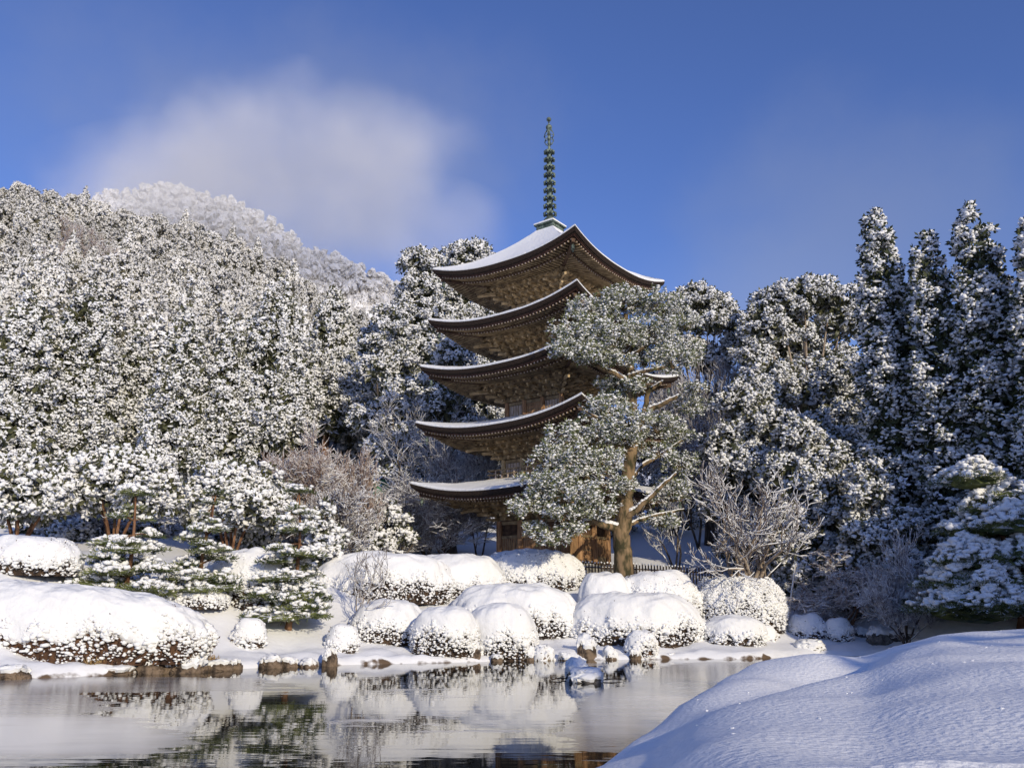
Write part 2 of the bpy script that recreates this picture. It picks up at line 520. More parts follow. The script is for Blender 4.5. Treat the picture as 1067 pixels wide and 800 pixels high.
# ------------------------------------------------------------------ pond
def water_mat():
    m = bpy.data.materials.new('pond water and ice')
    m.use_nodes = True
    nt = m.node_tree
    N, Lk = nt.nodes, nt.links
    out = N['Material Output']
    w = N['Principled BSDF']
    w.inputs['Base Color'].default_value = (.012, .014, .012, 1)
    w.inputs['Roughness'].default_value = .015
    w.inputs['IOR'].default_value = 1.33
    w.inputs['Specular IOR Level'].default_value = .6
    ice = N.new('ShaderNodeBsdfPrincipled')
    ice.inputs['Roughness'].default_value = .15
    ice.inputs['IOR'].default_value = 1.31
    ice.inputs['Specular IOR Level'].default_value = .4
    g = N.new('ShaderNodeNewGeometry')
    # ripples, long across the view
    mp = N.new('ShaderNodeMapping')
    mp.inputs['Scale'].default_value = (.16, 1.0, 1)
    Lk.new(g.outputs['Position'], mp.inputs[0])
    n1 = N.new('ShaderNodeTexNoise')
    n1.inputs['Scale'].default_value = 2.2
    n1.inputs['Detail'].default_value = 3
    Lk.new(mp.outputs[0], n1.inputs['Vector'])
    bp = N.new('ShaderNodeBump')
    bp.inputs['Strength'].default_value = .13
    bp.inputs['Distance'].default_value = .02
    Lk.new(n1.outputs[0], bp.inputs['Height'])
    Lk.new(bp.outputs[0], w.inputs['Normal'])
    # ice colour
    n3 = N.new('ShaderNodeTexNoise')
    n3.inputs['Scale'].default_value = .8
    n3.inputs['Detail'].default_value = 8
    mp3 = N.new('ShaderNodeMapping')
    mp3.inputs['Scale'].default_value = (.5, 1.6, 1)
    Lk.new(g.outputs['Position'], mp3.inputs[0])
    Lk.new(mp3.outputs[0], n3.inputs['Vector'])
    at_ = N.new('ShaderNodeAttribute')
    at_.attribute_name = 'frost'
    ad3 = N.new('ShaderNodeMath')
    ad3.operation = 'MULTIPLY_ADD'
    ad3.inputs[1].default_value = .7
    Lk.new(n3.outputs[0], ad3.inputs[0])
    Lk.new(at_.outputs['Fac'], ad3.inputs[2])
    cr = N.new('ShaderNodeValToRGB')
    cr.color_ramp.elements[0].position = .3
    cr.color_ramp.elements[1].position = 1.2 if False else 1.0
    cr.color_ramp.elements[0].color = (.09, .08, .07, 1)
    cr.color_ramp.elements[1].color = (.62, .58, .53, 1)
    Lk.new(ad3.outputs[0], cr.inputs[0])
    Lk.new(cr.outputs[0], ice.inputs['Base Color'])
    nb = N.new('ShaderNodeTexNoise')
    nb.inputs['Scale'].default_value = 6
    Lk.new(g.outputs['Position'], nb.inputs['Vector'])
    b2 = N.new('ShaderNodeBump')
    b2.inputs['Strength'].default_value = .05
    b2.inputs['Distance'].default_value = .02
    Lk.new(nb.outputs[0], b2.inputs['Height'])
    Lk.new(b2.outputs[0], ice.inputs['Normal'])
    # mask
    am = N.new('ShaderNodeAttribute')
    am.attribute_name = 'ice'
    n2 = N.new('ShaderNodeTexNoise')
    n2.inputs['Scale'].default_value = 1.3
    n2.inputs['Detail'].default_value = 7
    n2.inputs['Roughness'].default_value = .6
    mp2 = N.new('ShaderNodeMapping')
    mp2.inputs['Scale'].default_value = (.35, 1.2, 1)
    Lk.new(g.outputs['Position'], mp2.inputs[0])
    Lk.new(mp2.outputs[0], n2.inputs['Vector'])
    ad = N.new('ShaderNodeMath')
    ad.operation = 'MULTIPLY_ADD'
    ad.inputs[1].default_value = 1.1
    Lk.new(n2.outputs[0], ad.inputs[0])
    Lk.new(am.outputs['Fac'], ad.inputs[2])
    mr = N.new('ShaderNodeMapRange')
    mr.inputs['From Min'].default_value = 1.0
    mr.inputs['From Max'].default_value = 1.015
    Lk.new(ad.outputs[0], mr.inputs['Value'])
    mx = N.new('ShaderNodeMixShader')
    Lk.new(mr.outputs[0], mx.inputs[0])
    Lk.new(w.outputs[0], mx.inputs[1])
    Lk.new(ice.outputs[0], mx.inputs[2])
    Lk.new(mx.outputs[0], out.inputs[0])
    return m


# ice areas: where thin ice lies on the pond (world metres: cx, cy, rx, ry, strength, frost)
ICE_PX = [  # u0, v0, u1, v1 (photo pixels of its extent on the water) and frost amount
    (-300, 704, 330, 722, .9, .15), (-300, 716, 150, 748, .9, .3), (-350, 742, 215, 790, 1.0, .6), (250, 705, 480, 712, .3, .2),
    (640, 689, 900, 790, 1.2, .25), (595, 714, 760, 782, 1.1, .2), (430, 738, 600, 750, .36, .35),
    (250, 714, 560, 732, .40, .2), (300, 744, 600, 768, .38, .35), (560, 690, 640, 694, .5, .4)]
wx = np.unique(np.concatenate([np.arange(-45, 45, .3), np.linspace(-90, 90, 40)]))
wy = np.unique(np.concatenate([np.arange(0, 46, .2), np.linspace(-6, 0, 5)]))
X, Y = np.meshgrid(wx, wy)
ice = np.zeros_like(X)
frost = np.zeros_like(X)
for (u0, v0, u1, v1, s_, fr) in ICE_PX:
    ya, yb = G(500, v1)[1], G(500, v0)[1]
    # extent measured as bearing and distance from the viewer's bank
    a0, a1 = (u0 - 533.5) / F, (u1 - 533.5) / F
    yc, ry = (ya + yb) / 2, (yb - ya) / 2
    ac = (a0 + a1) / 2
    cx, rx = ac * yc, (a1 - a0) / 2 * yc
    q = np.sqrt(((X - cx * (1 + (Y - yc) / yc)) / rx) ** 4 + ((Y - yc) / ry) ** 4)
    wgt = np.clip(1.35 - q, 0, 1) * s_
    ice = np.maximum(ice, wgt)
    frost = np.maximum(frost, fr * np.clip(1.3 - q, 0, 1) * 1.2)
mb = MB()
mb.grid(np.stack([X, Y, X * 0], -1), smooth=False)
pond = mb.build('pond_water', water_mat(), kind='structure')
for nm, arr in (('ice', ice), ('frost', frost)):
    at_ = pond.data.attributes.new(nm, 'FLOAT', 'POINT')
    at_.data.foreach_set('value', arr.ravel().astype(np.float32))

# ------------------------------------------------------------------ near snow bank
sil = [(560, 840, 4.0), (612, 798, 4.6), (645, 780, 5.0), (682, 762, 5.6), (700, 746, 6.0), (735, 714, 6.9), (760, 700, 7.4), (790, 690, 7.9), (850, 684, 8.6), (900, 681, 9.0),
       (930, 671, 8.6), (980, 661, 8.4), (1067, 655.5, 8.2), (1150, 652, 8.0), (1300, 655, 8.0)]
sp = np.array([P(u, v, d) for u, v, d in sil])
a_s = sp[:, 0] / sp[:, 1]


def bank(x, y):
    a = x / np.maximum(y, .4)
    ys_ = np.interp(a, a_s, sp[:, 1])
    zs_ = np.interp(a, a_s, sp[:, 2])
    zr = (zs_ - EYE) / ys_
    p2 = np.stack([x, y], -1)
    f = np.clip(y / ys_, 0, 3)
    # surface stays under the sight line to the crest
    zin = 1.60 + (zs_ - 1.60) * f ** 1.3
    zin = np.minimum(zin, EYE + zr * y - .06 * (1 - f))
    zin = np.where(y < 2.2, np.minimum(zin, 1.58), zin)
    out = np.clip(y - ys_, 0, None)
    z = np.where(y < ys_, zin, zs_ - .12 * out - .28 * out ** 2)
    # left side rolls off to the water
    left = np.clip((.085 + .35 / np.maximum(y, .5) * 0 - a) * np.maximum(y, 1.5), 0, None)
    z = z - .35 * left - .45 * left ** 2
    amp = np.clip(1 - out, 0, 1)
    z = z + amp * (.05 * snoise(p2 * np.array([1, 1.3]), .95, 31) + .012 * snoise(p2, .33, 32, 12) + .002 * snoise(p2, .13, 33, 14))
    # a trough running diagonally between the two swells
    q0, q1 = P(735, 745, 5.2)[:2], P(905, 690, 7.6)[:2]
    dv = q1 - q0
    L = np.linalg.norm(dv)
    dv /= L
    s_ = (p2 - q0) @ dv
    c_ = (p2 - q0) @ np.array([-dv[1], dv[0]])
    z = z - .12 * np.exp(-(c_ / .3) ** 2) * np.exp(-((s_ - L / 2) / (L * .6)) ** 4)
    return np.maximum(z, -.7)


bx = np.arange(-3.5, 13, .07)
by = np.arange(-4, 13, .07)
X, Y = np.meshgrid(bx, by)
Zb = bank(X, Y)
near0 = np.clip((1.2 - np.hypot(X, Y)) / 1.2, 0, 1)
Zb = Zb - near0 * .9
Zb = np.where((X < .2) & (Y < 3), np.minimum(Zb, .75 + .35 * np.clip(X + .8, 0, 1)), Zb)
mb = MB()
mb.grid(np.stack([X, Y, Zb], -1))
mb.build('snow_bank', M['snow_bank'], kind='structure')

# ------------------------------------------------------------------ pagoda
PD = 54.0
PX = 2.59
PZ = 4.05
RZ = math.radians(-45 + 7.9)
pagoda = thing('pagoda', 'five storey brown wooden pagoda with snow on its bark roofs and a green bronze spire', 'pagoda', (PX, PD, PZ), RZ)
EA = [6.20, 6.05, 5.92, 5.62, 5.47]
ZT = [9.55, 13.36, 17.03, 20.18, 23.67]
WH = [2.40, 2.22, 2.07, 1.92, 1.76]
UP = .85
ZM = [z - UP - PZ for z in ZT]
APEX = 26.75 - PZ
sides = []
for k in range(4):
    a = k * math.pi / 2
    ca, sa = math.cos(a), math.sin(a)
    sides.append(np.array([[ca, -sa, 0], [sa, ca, 0], [0, 0, 1]]))


def four(mb, fn):
    for Rm in sides:
        fn(mb, Rm)


def edge_up(s):
    return UP * np.abs(s) ** 2.4


def flare(s):
    return 1 + .02 * np.abs(s) ** 3


for i in range(5):
    a, w, zm = EA[i], WH[i], ZM[i]
    wn = WH[i + 1] + .12 if i < 4 else .62
    ztop = (zm + 1.2) if i < 4 else APEX
    roof_i = None
    s = np.linspace(-1, 1, 41)
    t = np.linspace(0, 1, 15)
    Sg, Tg = np.meshgrid(s, t)
    mbR, mbS = MB(), MB()
    pw = 1.25 if i < 4 else 1.45

    def surf(S_, T_, off=0.0, inset=0.0):
        h = (a - inset) * (1 - T_) + wn * T_
        fl = 1 + (flare(S_) - 1) * (1 - T_)
        z = zm + edge_up(S_) * (1 - T_) ** 1.6 + (ztop - zm) * (T_ ** pw * .9 + .1 * T_) + off
        return np.stack([S_ * h * fl, -h * fl, z], -1)
    top = surf(Sg, Tg)
    # layered bark edge
    edge = []
    for (ins, dz) in ((0, 0), (.02, -.10), (.05, -.2), (.09, -.27), (.16, -.28), (.17, -.34), (.24, -.35), (.25, -.41), (.42, -.42)):
        e = surf(s[None], np.zeros((1, 41)), dz, ins)[0]
        edge.append(e)
    edge = np.array(edge)
    st_ = .15
    ins_s = .035
    n_e = 6
    snow_rows = [surf(s[None], np.zeros((1, 41)), .006, .03)[0], surf(s[None], np.zeros((1, 41)), .07, .01)[0], surf(s[None], np.zeros((1, 41)), .13, .05)[0]]
    ts = np.linspace(.03, 1, 16)
    S2, T2 = np.meshgrid(s, ts)
    sn = surf(S2, T2, .17)
    sn[..., 2] += .035 * snoise(sn, 1.1, 50 + i) + .012 * snoise(sn, .3, 60 + i)
    # snow thins against the wall above
    cap = np.concatenate([np.array(snow_rows), sn], 0)
    for Rm in sides:
        mbR.grid(top @ Rm.T, 0)
        mbR.grid(edge[::-1][:4] @ Rm.T, 1, smooth=False)
        mbR.grid(edge[::-1][3:] @ Rm.T, 0, smooth=False)
        mbS.grid(cap @ Rm.T)
    roof = mbR.build('roof', [M['barkroof'], M['wood_edge']], pagoda)
    mbS.build('snow_cap', M['snow'], roof)

    # rafters (two tiers) and soffit
    def under(x, y, dz=0.0):
        h = abs(y)
        sx_ = min(abs(x) / max(h, .01), 1)
        tt = min(max((a - h) / (a - w), 0), 1)
        return zm - .42 + UP * sx_ ** 2.4 * (1 - tt) ** 1.3 + .13 * (a - h) + dz
    mbF = MB()
    sp_ = .235
    for Rm in sides:
        n_ = int(2 * (a - .2) / sp_)
        for q in range(n_ + 1):
            x = -(a - .2) + q * 2 * (a - .2) / n_
            y0 = -(a - .3)
            for (ya, yb, dz, wd, hh) in ((y0, y0 + 1.15, -.06, .085, .10), (y0 + .95, -(w - .02), -.2, .095, .12)):
                yb_ = min(yb, -abs(x) + .02)
                if yb_ - ya < .1:
                    continue
                A = np.array([x, ya, under(x, ya, dz)])
                B = np.array([x, yb_, under(x, yb_, dz)])
                # lighter cut end
                d_ = (B - A) / np.linalg.norm(B - A)
                mbF.beam(Rm @ A, Rm @ B, wd, hh, 0)
                mbF.beam(Rm @ (A - d_ * .012), Rm @ (A + d_ * .004), wd * .86, hh * .86, 1)
        # eave beams carrying the rafter ends, following the curve
        for (yy, dz, wd, hh) in ((-(a - .34), .02, .1, .07), (-(a - 1.22), -.12, .12, .10)):
            xs_ = np.linspace(-abs(yy), abs(yy), 25)
            for q in range(24):
                mbF.beam(Rm @ np.array([xs_[q], yy, under(xs_[q], yy, dz)]), Rm @ np.array([xs_[q + 1], yy, under(xs_[q + 1], yy, dz)]), wd, hh, 2)
        # soffit boards
        tt = np.linspace(0, 1, 8)
        gpts = np.array([[[s_ * h_, -h_, under(s_ * h_, h_, .0)] for s_ in np.linspace(-1, 1, 25)] for h_ in (a - .3) * (1 - tt) + (w - .05) * tt])
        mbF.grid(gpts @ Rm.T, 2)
        # hip rafter
        hp = [np.array([h_, -h_, under(h_, h_, -.2)]) for h_ in (a - .3, a - 1.2, a - 2.4, w)]
        for q in range(3):
            mbF.beam(Rm @ hp[q], Rm @ hp[q + 1], .2, .24, 2)
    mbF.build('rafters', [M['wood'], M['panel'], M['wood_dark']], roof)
    # wind bells at the corners
    for Rm in sides:
        mbB = MB()
        h_ = a - .42
        zb = under(h_, h_, -.33)
        mbB.tube([Rm @ np.array([h_, -h_, zb - q]) for q in (0, .06, .08, .3, .36)], [.02, .03, .085, .10, .125], 10)
        mbB.box(Rm @ np.array([h_, -h_, zb - .48]), (.1, .02, .12))
        mbB.tube([Rm @ np.array([h_, -h_, zb - q]) for q in (.3, .5)], .012, 5)
        mbB.build('wind_bell', M['bronze'], roof)

    # ---- storey: wall, columns, brackets
    zl = .55 if i == 0 else ZM[i - 1] + 1.02
    zr_ = under(0, w + 1.25, -.28)
    zt = zr_ - 1.02
    mbW = MB()
    hw = w - .1
    for Rm in sides:
        mbW.add(np.array([[-hw, -hw, zl], [hw, -hw, zl], [hw, -hw, zr_ + .5], [-hw, -hw, zr_ + .5]]) @ Rm.T, [[0, 1, 2, 3]], 0)
        for zz, hh_, pr in ((zl + .09, .16, .05), (zt - .12, .2, .06), (zt + .1, .12, .1)):
            mbW.beam(Rm @ np.array([-hw - .1, -hw - pr, zz]), Rm @ np.array([hw + .1, -hw - pr, zz]), .12, hh_, 1)
        if i == 0:
            mbW.beam(Rm @ np.array([-hw - .1, -hw - .06, zl + 1.75]), Rm @ np.array([hw + .1, -hw - .06, zl + 1.75]), .13, .16, 1)
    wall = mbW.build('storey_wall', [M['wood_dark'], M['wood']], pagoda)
    bays = [-w, -w / 3, w / 3, w]
    cidx = 0
    for k, Rm in enumerate(sides):
        for bx_ in bays[:-1]:
            mbC = MB()
            c = Rm @ np.array([bx_, -w, 0])
            rr = .19 if i == 0 else .16
            mbC.tube([(c[0], c[1], zl), (c[0], c[1], zl + .5 * (zt - zl)), (c[0], c[1], zt)], [rr, rr, rr * .95], 12)
            mbC.build('column', M['door'] if i in (0, 2) else M['wood_gold'], wall)
        # doors in the centre bay, boards in the side bays
        bw = 2 * w / 3 - .36
        mbD = MB()
        h0, h1 = zl + .2, (zl + 1.67 if i == 0 else zt - .24)
        for q in (-1, 1):
            cx_ = q * bw / 4
            mbD.box(Rm @ np.array([cx_, -w + .04, (h0 + h1) / 2]), (bw / 2 - .02, .06, h1 - h0) if k % 2 == 0 else (.06, bw / 2 - .02, h1 - h0))
            for zz in (h0 + .12, (h0 + h1) / 2, h1 - .12):
                mbD.box(Rm @ np.array([cx_, -w + .0, zz]), (bw / 2 - .04, .03, .05) if k % 2 == 0 else (.03, bw / 2 - .04, .05), m=1)
        mbD.build('door', [M['door'], M['wood']], wall)
        for q in (-1, 1):
            mbD = MB()
            cx_ = q * 2 * w / 3
            dims = (bw, .04, h1 - h0) if k % 2 == 0 else (.04, bw, h1 - h0)
            if i == 0:
                # lattice window over planks
                mbD.box(Rm @ np.array([cx_, -w + .05, (h0 + h1) / 2]), dims, m=1)
                for b_ in range(9):
                    bx2 = cx_ - bw / 2 + (b_ + .5) * bw / 9
                    mbD.box(Rm @ np.array([bx2, -w + .015, (h0 + h1) / 2 + .2]), (.05, .05, (h1 - h0) * .7), m=0)
                mbD.build('window', [M['door'], M['wood']], wall)
            else:
                mbD.box(Rm @ np.array([cx_, -w + .05, (h0 + h1) / 2]), dims)
                for b_ in range(5):
                    bx2 = cx_ - bw / 2 + (b_ + .5) * bw / 5
                    mbD.box(Rm @ np.array([bx2, -w + .02, (h0 + h1) / 2]), (.03, .03, h1 - h0), m=1)
                mbD.build('window', [M['panel'], M['wood']], wall)
    mbK = MB()
    for Rm in sides:
        for k in range(4):
            yy = w + .02 + .40 * k
            zz = zt + .22 + .28 * k
            mbK.beam(Rm @ np.array([-yy - .25, -yy, zz]), Rm @ np.array([yy + .25, -yy, zz]), .11, .13, 0)
            nb = int(2 * yy / .42)
            for q in range(nb + 1):
                x = -yy + q * 2 * yy / nb
                mbK.box(Rm @ np.array([x, -yy, zz - .13]), (.17, .17, .12), m=1 if (q % 3) else 0)
            if k < 3:
                # sloped boards between the steps
                y2, z2 = yy + .40, zz + .28
                mbK.add(np.array([[-yy, -yy, zz + .05], [yy, -yy, zz + .05], [y2, -y2, z2 + .04], [-y2, -y2, z2 + .04]]) @ Rm.T, [[0, 1, 2, 3]], 2)
        for bx_ in bays + [-w * 2 / 3, 0, w * 2 / 3]:
            for k in range(3):
                zz = zt + .1 + .28 * k
                mbK.beam(Rm @ np.array([bx_, -w, zz]), Rm @ np.array([bx_, -(w + .40 * (k + 1) + .12), zz]), .10, .13, 1)
            # slanting tail rafter ends
            if bx_ in bays:
                mbK.beam(Rm @ np.array([bx_, -w, zt + 1.0]), Rm @ np.array([bx_, -(w + 1.62), zt + .52]), .10, .14, 1)
        for k in range(3):
            zz = zt + .1 + .28 * k
            e = w + .40 * (k + 1) + .18
            mbK.beam(Rm @ np.array([w, -w, zz]), Rm @ np.array([e, -e, zz]), .13, .15, 1)
        mbK.beam(Rm @ np.array([w, -w, zt + 1.0]), Rm @ np.array([w + 1.7, -w - 1.7, zt + .5]), .13, .16, 1)
    mbK.build('brackets', [M['wood'], M['wood_gold'], M['wood']], pagoda)

# railing of the second storey
mbA = MB()
zb_ = ZM[0] + 1.15
hw = WH[1] + .62
for Rm in sides:
    for zz, hh_ in ((.02, .10), (.32, .06), (.58, .08)):
        mbA.beam(Rm @ np.array([-hw - .15, -hw, zb_ + zz]), Rm @ np.array([hw + .15, -hw, zb_ + zz]), .07, hh_, 0)
    for q in range(13):
        x = -hw + q * 2 * hw / 12
        mbA.box(Rm @ np.array([x, -hw, zb_ + .28]), (.06, .06, .55), m=1)
    mbA.add(np.array([[-hw, -hw, zb_ - .04], [hw, -hw, zb_ - .04], [WH[1], -WH[1], zb_ - .02], [-WH[1], -WH[1], zb_ - .02]]) @ Rm.T, [[0, 1, 2, 3]], 0)
mbA.build('railing', [M['wood'], M['panel']], pagoda)
# stone platform
mbP = MB()
mbP.box((0, 0, .1), (7.4, 7.4, .86))
pl = mbP.build('platform', M['stone'], pagoda)
mbP = MB()
for Rm in sides:
    g_ = np.array([[[x, y, .55 + .04 * math.sin(3 * x)] for x in np.linspace(-3.7, 3.7, 20)] for y in (-3.72, -3.6, -3.2, -2.9)])
    g_[0, :, 2] -= .06
    mbP.grid(g_ @ Rm.T)
mbP.build('snow_cap', M['snow'], pl)
# spire
SPZ = [P(569, v, 54.0)[2] - PZ for v in (233, 226, 158, 145, 133, 128, 122)]
mbQ = MB()
zr0 = APEX
mbQ.box((0, 0, zr0 + .22), (1.35, 1.35, .55))
mbQ.box((0, 0, zr0 + .47), (1.58, 1.58, .10))
mbQ.box((0, 0, zr0 + .6), (1.1, 1.1, .16))
prof = [(0, .42), (.15, .50), (.35, .40), (.5, .22), (.62, .16)]
mbQ.tube([(0, 0, zr0 + .66 + h) for h, r_ in prof], [r_ for h, r_ in prof], 16)
ztp = SPZ[6]
zr1 = SPZ[2]
mbQ.tube([(0, 0, zr0 + .9), (0, 0, zr1), (0, 0, ztp - .2)], [.13, .10, .045], 8)
spire = mbQ.build('spire', M['bronze'], pagoda)
mbQ = MB()
for (cx_, sz, zz) in ((0, 1.6, zr0 + .52), (0, 1.1, zr0 + .68)):
    mbQ.box((0, 0, zz + .04), (sz, sz, .09))
mbQ.box((0, 0, zr0 + .0), (1.5, 1.5, .14))
mbQ.build('snow_cap', M['snow'], spire)
z0r = SPZ[1] + .25
for k in range(9):
    mbQ = MB()
    zz = z0r + (zr1 - z0r) * k / 8
    ro = .40 - .011 * k
    an = np.linspace(0, 2 * math.pi, 25)
    ringp = np.array([[[(ro * f_) * math.cos(q), (ro * f_) * math.sin(q), zz + dz] for q in an[:-1]] for f_, dz in ((1, -.05), (1.04, 0), (1, .05), (.86, .05), (.86, -.05), (1, -.05))])
    mbQ.grid(ringp, wrap=True)
    for q in range(4):
        mbQ.beam((0, 0, zz), (ro * .9 * math.cos(q * math.pi / 2), ro * .9 * math.sin(q * math.pi / 2), zz), .06, .05)
    mbQ.tube([(0, 0, zz - .14), (0, 0, zz - .1), (0, 0, zz + .1), (0, 0, zz + .14)], [.14, .2, .2, .14], 10)
    for q in range(8):
        c = np.array([[ro * 1.0 * math.cos(q * math.pi / 4 + .2), ro * 1.0 * math.sin(q * math.pi / 4 + .2), zz - .08]])
        lumps(mbQ, c, .10, ICO1, jit=0, flat=1.15)
    mbQ.build('ring', M['bronze'], spire)
mbQ = MB()
for q in range(4):
    aa = q * math.pi / 2 + .3
    dx, dy = math.cos(aa), math.sin(aa)
    pts = [(.05, 0), (.22, .1), (.33, .35), (.22, .55), (.36, .75), (.26, 1.05), (.14, 1.25), (.05, 1.5)]
    zs0 = SPZ[2] + .45
    for p_, q_ in zip(pts[:-1], pts[1:]):
        mbQ.beam((dx * p_[0], dy * p_[0], zs0 + p_[1]), (dx * q_[0], dy * q_[0], zs0 + q_[1]), .035, .06)
        mbQ.beam((dx * p_[0], dy * p_[0], zs0 + p_[1]), (0, 0, zs0 + p_[1] + .2), .025, .04)
mbQ.build('flame_ornament', M['bronze'], spire)
mbQ = MB()
for zz, rr in ((SPZ[4], .22), (SPZ[5] + .25, .17)):
    lumps(mbQ, np.array([[0, 0, zz]]), rr, ICO2, jit=0, flat=1)
mbQ.tube([(0, 0, SPZ[5] + .35), (0, 0, ztp)], [.08, .01], 8)
mbQ.build('jewel', M['bronze'], spire)
# ------------------------------------------------------------------ trees
def cedar_crown(mb, H, Rr, n, z0=.12, r=.48, nl=16, nf=16, ls=.15, fs=.36, seed=0, base=ICO0, sharp=.75, droop=.0, mf=1, core=.62, flat=.75):
    rr = np.random.default_rng(seed)
    h = 1 - rr.uniform(0, 1, n * 3) ** (1 / (1 + sharp)) * (1 - z0)
    h = h[rr.uniform(0, 1, len(h)) < 1][:n]
    az = rr.uniform(0, 6.28, n)
    lob = snoise(np.stack([np.cos(az) * 2, np.sin(az) * 2, h * H * .55], -1), 1.0, seed)

    def prof(h_):
        q = (h_ - z0) / (1 - z0)
        return Rr * (np.clip(1 - q, 0, 1) ** sharp) * np.clip(.72 + q * 2.4, 0, 1)
    rad = prof(h) * (.86 + .22 * lob) * rr.uniform(.8, 1.05, n)
    C = np.stack([np.cos(az) * rad, np.sin(az) * rad, h * H], -1)
    N = unit(np.stack([np.cos(az), np.sin(az), .25 + 0 * az], -1))
    C = np.vstack([C, [[0, 0, H * .985], [.1, .05, H * .96]]])
    N = np.vstack([N, [[0, 0, 1], [0, 0, 1]]])
    clumps(mb, C, N, r * np.clip(.55 + (1 - C[:, 2] / H) * 1.3, .5, 1.1), nl, nf, ls, fs, base, mf=mf, flat=flat)
    # inner sprays, so that one never looks straight through the crown
    m_ = int(n * 16 * core * 2)
    hh = z0 * .8 + (.93 - z0 * .8) * (1 - rr.uniform(0, 1, m_) ** (1 / (1 + sharp)))
    bb = rr.uniform(0, 6.28, m_)
    q = prof(hh) * rr.uniform(.25, .78, m_)
    leaves(mb, np.stack([np.cos(bb) * q, np.sin(bb) * q, hh * H], -1), rr.normal(size=(m_, 3)) - [0, 0, .3], np.clip(q * .7, .12, .8) * rr.uniform(.7, 1.2, m_), np.clip(q * .16, .04, .18), m=mf)


def lobe_crown(mb, lobes, dens, r=.45, nl=9, nf=14, ls=.2, fs=.4, base=ICO0, mf=1, core=.72, low=-.45, up=.6, fw=.35, flat=.75, seed=0):
    L = np.array(lobes, float)
    for k, l in enumerate(L):
        c, e = l[:3], l[3:6]
        n = int(dens * 4 * math.pi * ((e[0] * e[1]) ** 1.6 / 3 + (e[0] * e[2]) ** 1.6 / 3 + (e[1] * e[2]) ** 1.6 / 3) ** (1 / 1.6))
        d = unit(R.normal(size=(n, 3)))
        d = d[d[:, 2] > low]
        C = c + d * e * (1 + .14 * snoise(d * 3 + k, 1.0, seed + k))[:, None] * R.uniform(.82, 1.04, (len(d), 1))
        keep = np.ones(len(C), bool)
        for j, m_ in enumerate(L):
            if j != k:
                keep &= (((C - m_[:3]) / m_[3:6]) ** 2).sum(1) > .62
        C, N = C[keep], unit((d / e)[keep])
        clumps(mb, C, N, r, nl, nf, ls, fs, base, mf=mf, up=up, fw=fw, flat=flat)
        if core:
            m_ = int(n * 8 * core)
            V = c + unit(R.normal(size=(m_, 3))) * e * R.uniform(.2, .8, (m_, 1))
            q = float(np.clip(e.mean() * .45, .25, .8))
            leaves(mb, V, R.normal(size=(m_, 3)), q * R.uniform(.7, 1.3, m_), q * .26, m=mf)


def trunk_mesh(H, r0, bend=.3, seed=0, tip=.1):
    rr = np.random.default_rng(seed)
    t = np.linspace(0, 1, 9)
    ph = rr.uniform(0, 6.28, 2)
    p = np.stack([bend * np.sin(t * 3 + ph[0]) - bend * math.sin(ph[0]), bend * np.sin(t * 3.7 + ph[1]) - bend * math.sin(ph[1]), t * H], -1)
    rad = r0 * (1 - t * (1 - tip)) * (1 + .5 * np.exp(-t * 30))
    return p, rad


def grow(out, p, d, L, r, depth, spread=.6, kids=3, up=.15, seg=3, shrink=.68, minr=.006, wig=.18, rshrink=.6):
    d = np.array(d, float) / np.linalg.norm(d)
    q = np.array(p, float)
    r0 = r
    pts = [(q.copy(), r0)]
    for k in range(seg):
        d = d + np.array([random.gauss(0, wig), random.gauss(0, wig), random.gauss(0, wig) + up * .25])
        d /= np.linalg.norm(d)
        q2 = q + d * L / seg
        r2 = max(r0 * (1 - .3 / seg * 1.2), minr)
        out.append((*q, *q2, r0, r2))
        q, r0 = q2, r2
        pts.append((q.copy(), r0))
    if depth <= 0:
        return
    for k in range(kids):
        b, rb = pts[random.choice(range(1, len(pts)))] if k else pts[-1]
        ax = np.array([random.gauss(0, 1), random.gauss(0, 1), random.gauss(0, .55)])
        nd = d + spread * ax
        nd[2] += up
        grow(out, b, nd, L * shrink * random.uniform(.75, 1.2), max(rb * (.8 if k == 0 else rshrink), minr), depth - 1, spread, kids, up, seg, shrink, minr, wig, rshrink)


def bare_parts(root, segs, barkm, twigm, snow=True, rsplit=.035, sz=.55, sr=.85):
    S = np.array(segs)
    big = S[:, 6] > rsplit
    mb = MB()
    if big.any():
        segs_mesh(mb, S[big], 7)
    else:
        segs_mesh(mb, S[:1], 7)
    if snow:
        T = unit(S[:, 3:6] - S[:, :3])
        q = big & (np.abs(T[:, 2]) < .8)
        segs_mesh(mb, S[q], 6, m=1, zoff=sz, rs=sr)
    mb.build('trunk', [barkm, M['snow_tree']], root)
    mb = MB()
    sm = ~big
    if sm.any():
        segs_mesh(mb, S[sm], 4)
        if snow:
            T = unit(S[:, 3:6] - S[:, :3])
            q = sm & (np.abs(T[:, 2]) < .85) & (R.uniform(0, 1, len(S)) < .75)
            segs_mesh(mb, S[q], 3, m=1, zoff=1.0, rs=1.05)
        mb.build('twigs', [twigm, M['snow_tree']], root)


def place_px(u, vbase, d=None):
    """ground point under photo column u, at distance d or where pixel vbase meets the ground"""
    if d is None:
        return at(u, vbase)
    x = (u - 533.5) / F * d * (CT + ST * .1)
    for _ in range(4):
        z = gz(x, d)
        dep = d * CT + (z + 8 - EYE) * ST
        x = (u - 533.5) / F * dep
    return np.array([x, d, gz(x, d)])


def height_to(p, u, vtop):
    return P(u, vtop, p[1])[2] - p[2]


def wm(px, p, h=8):
    return px / F * (p[1] * CT + (p[2] + h - EYE) * ST)


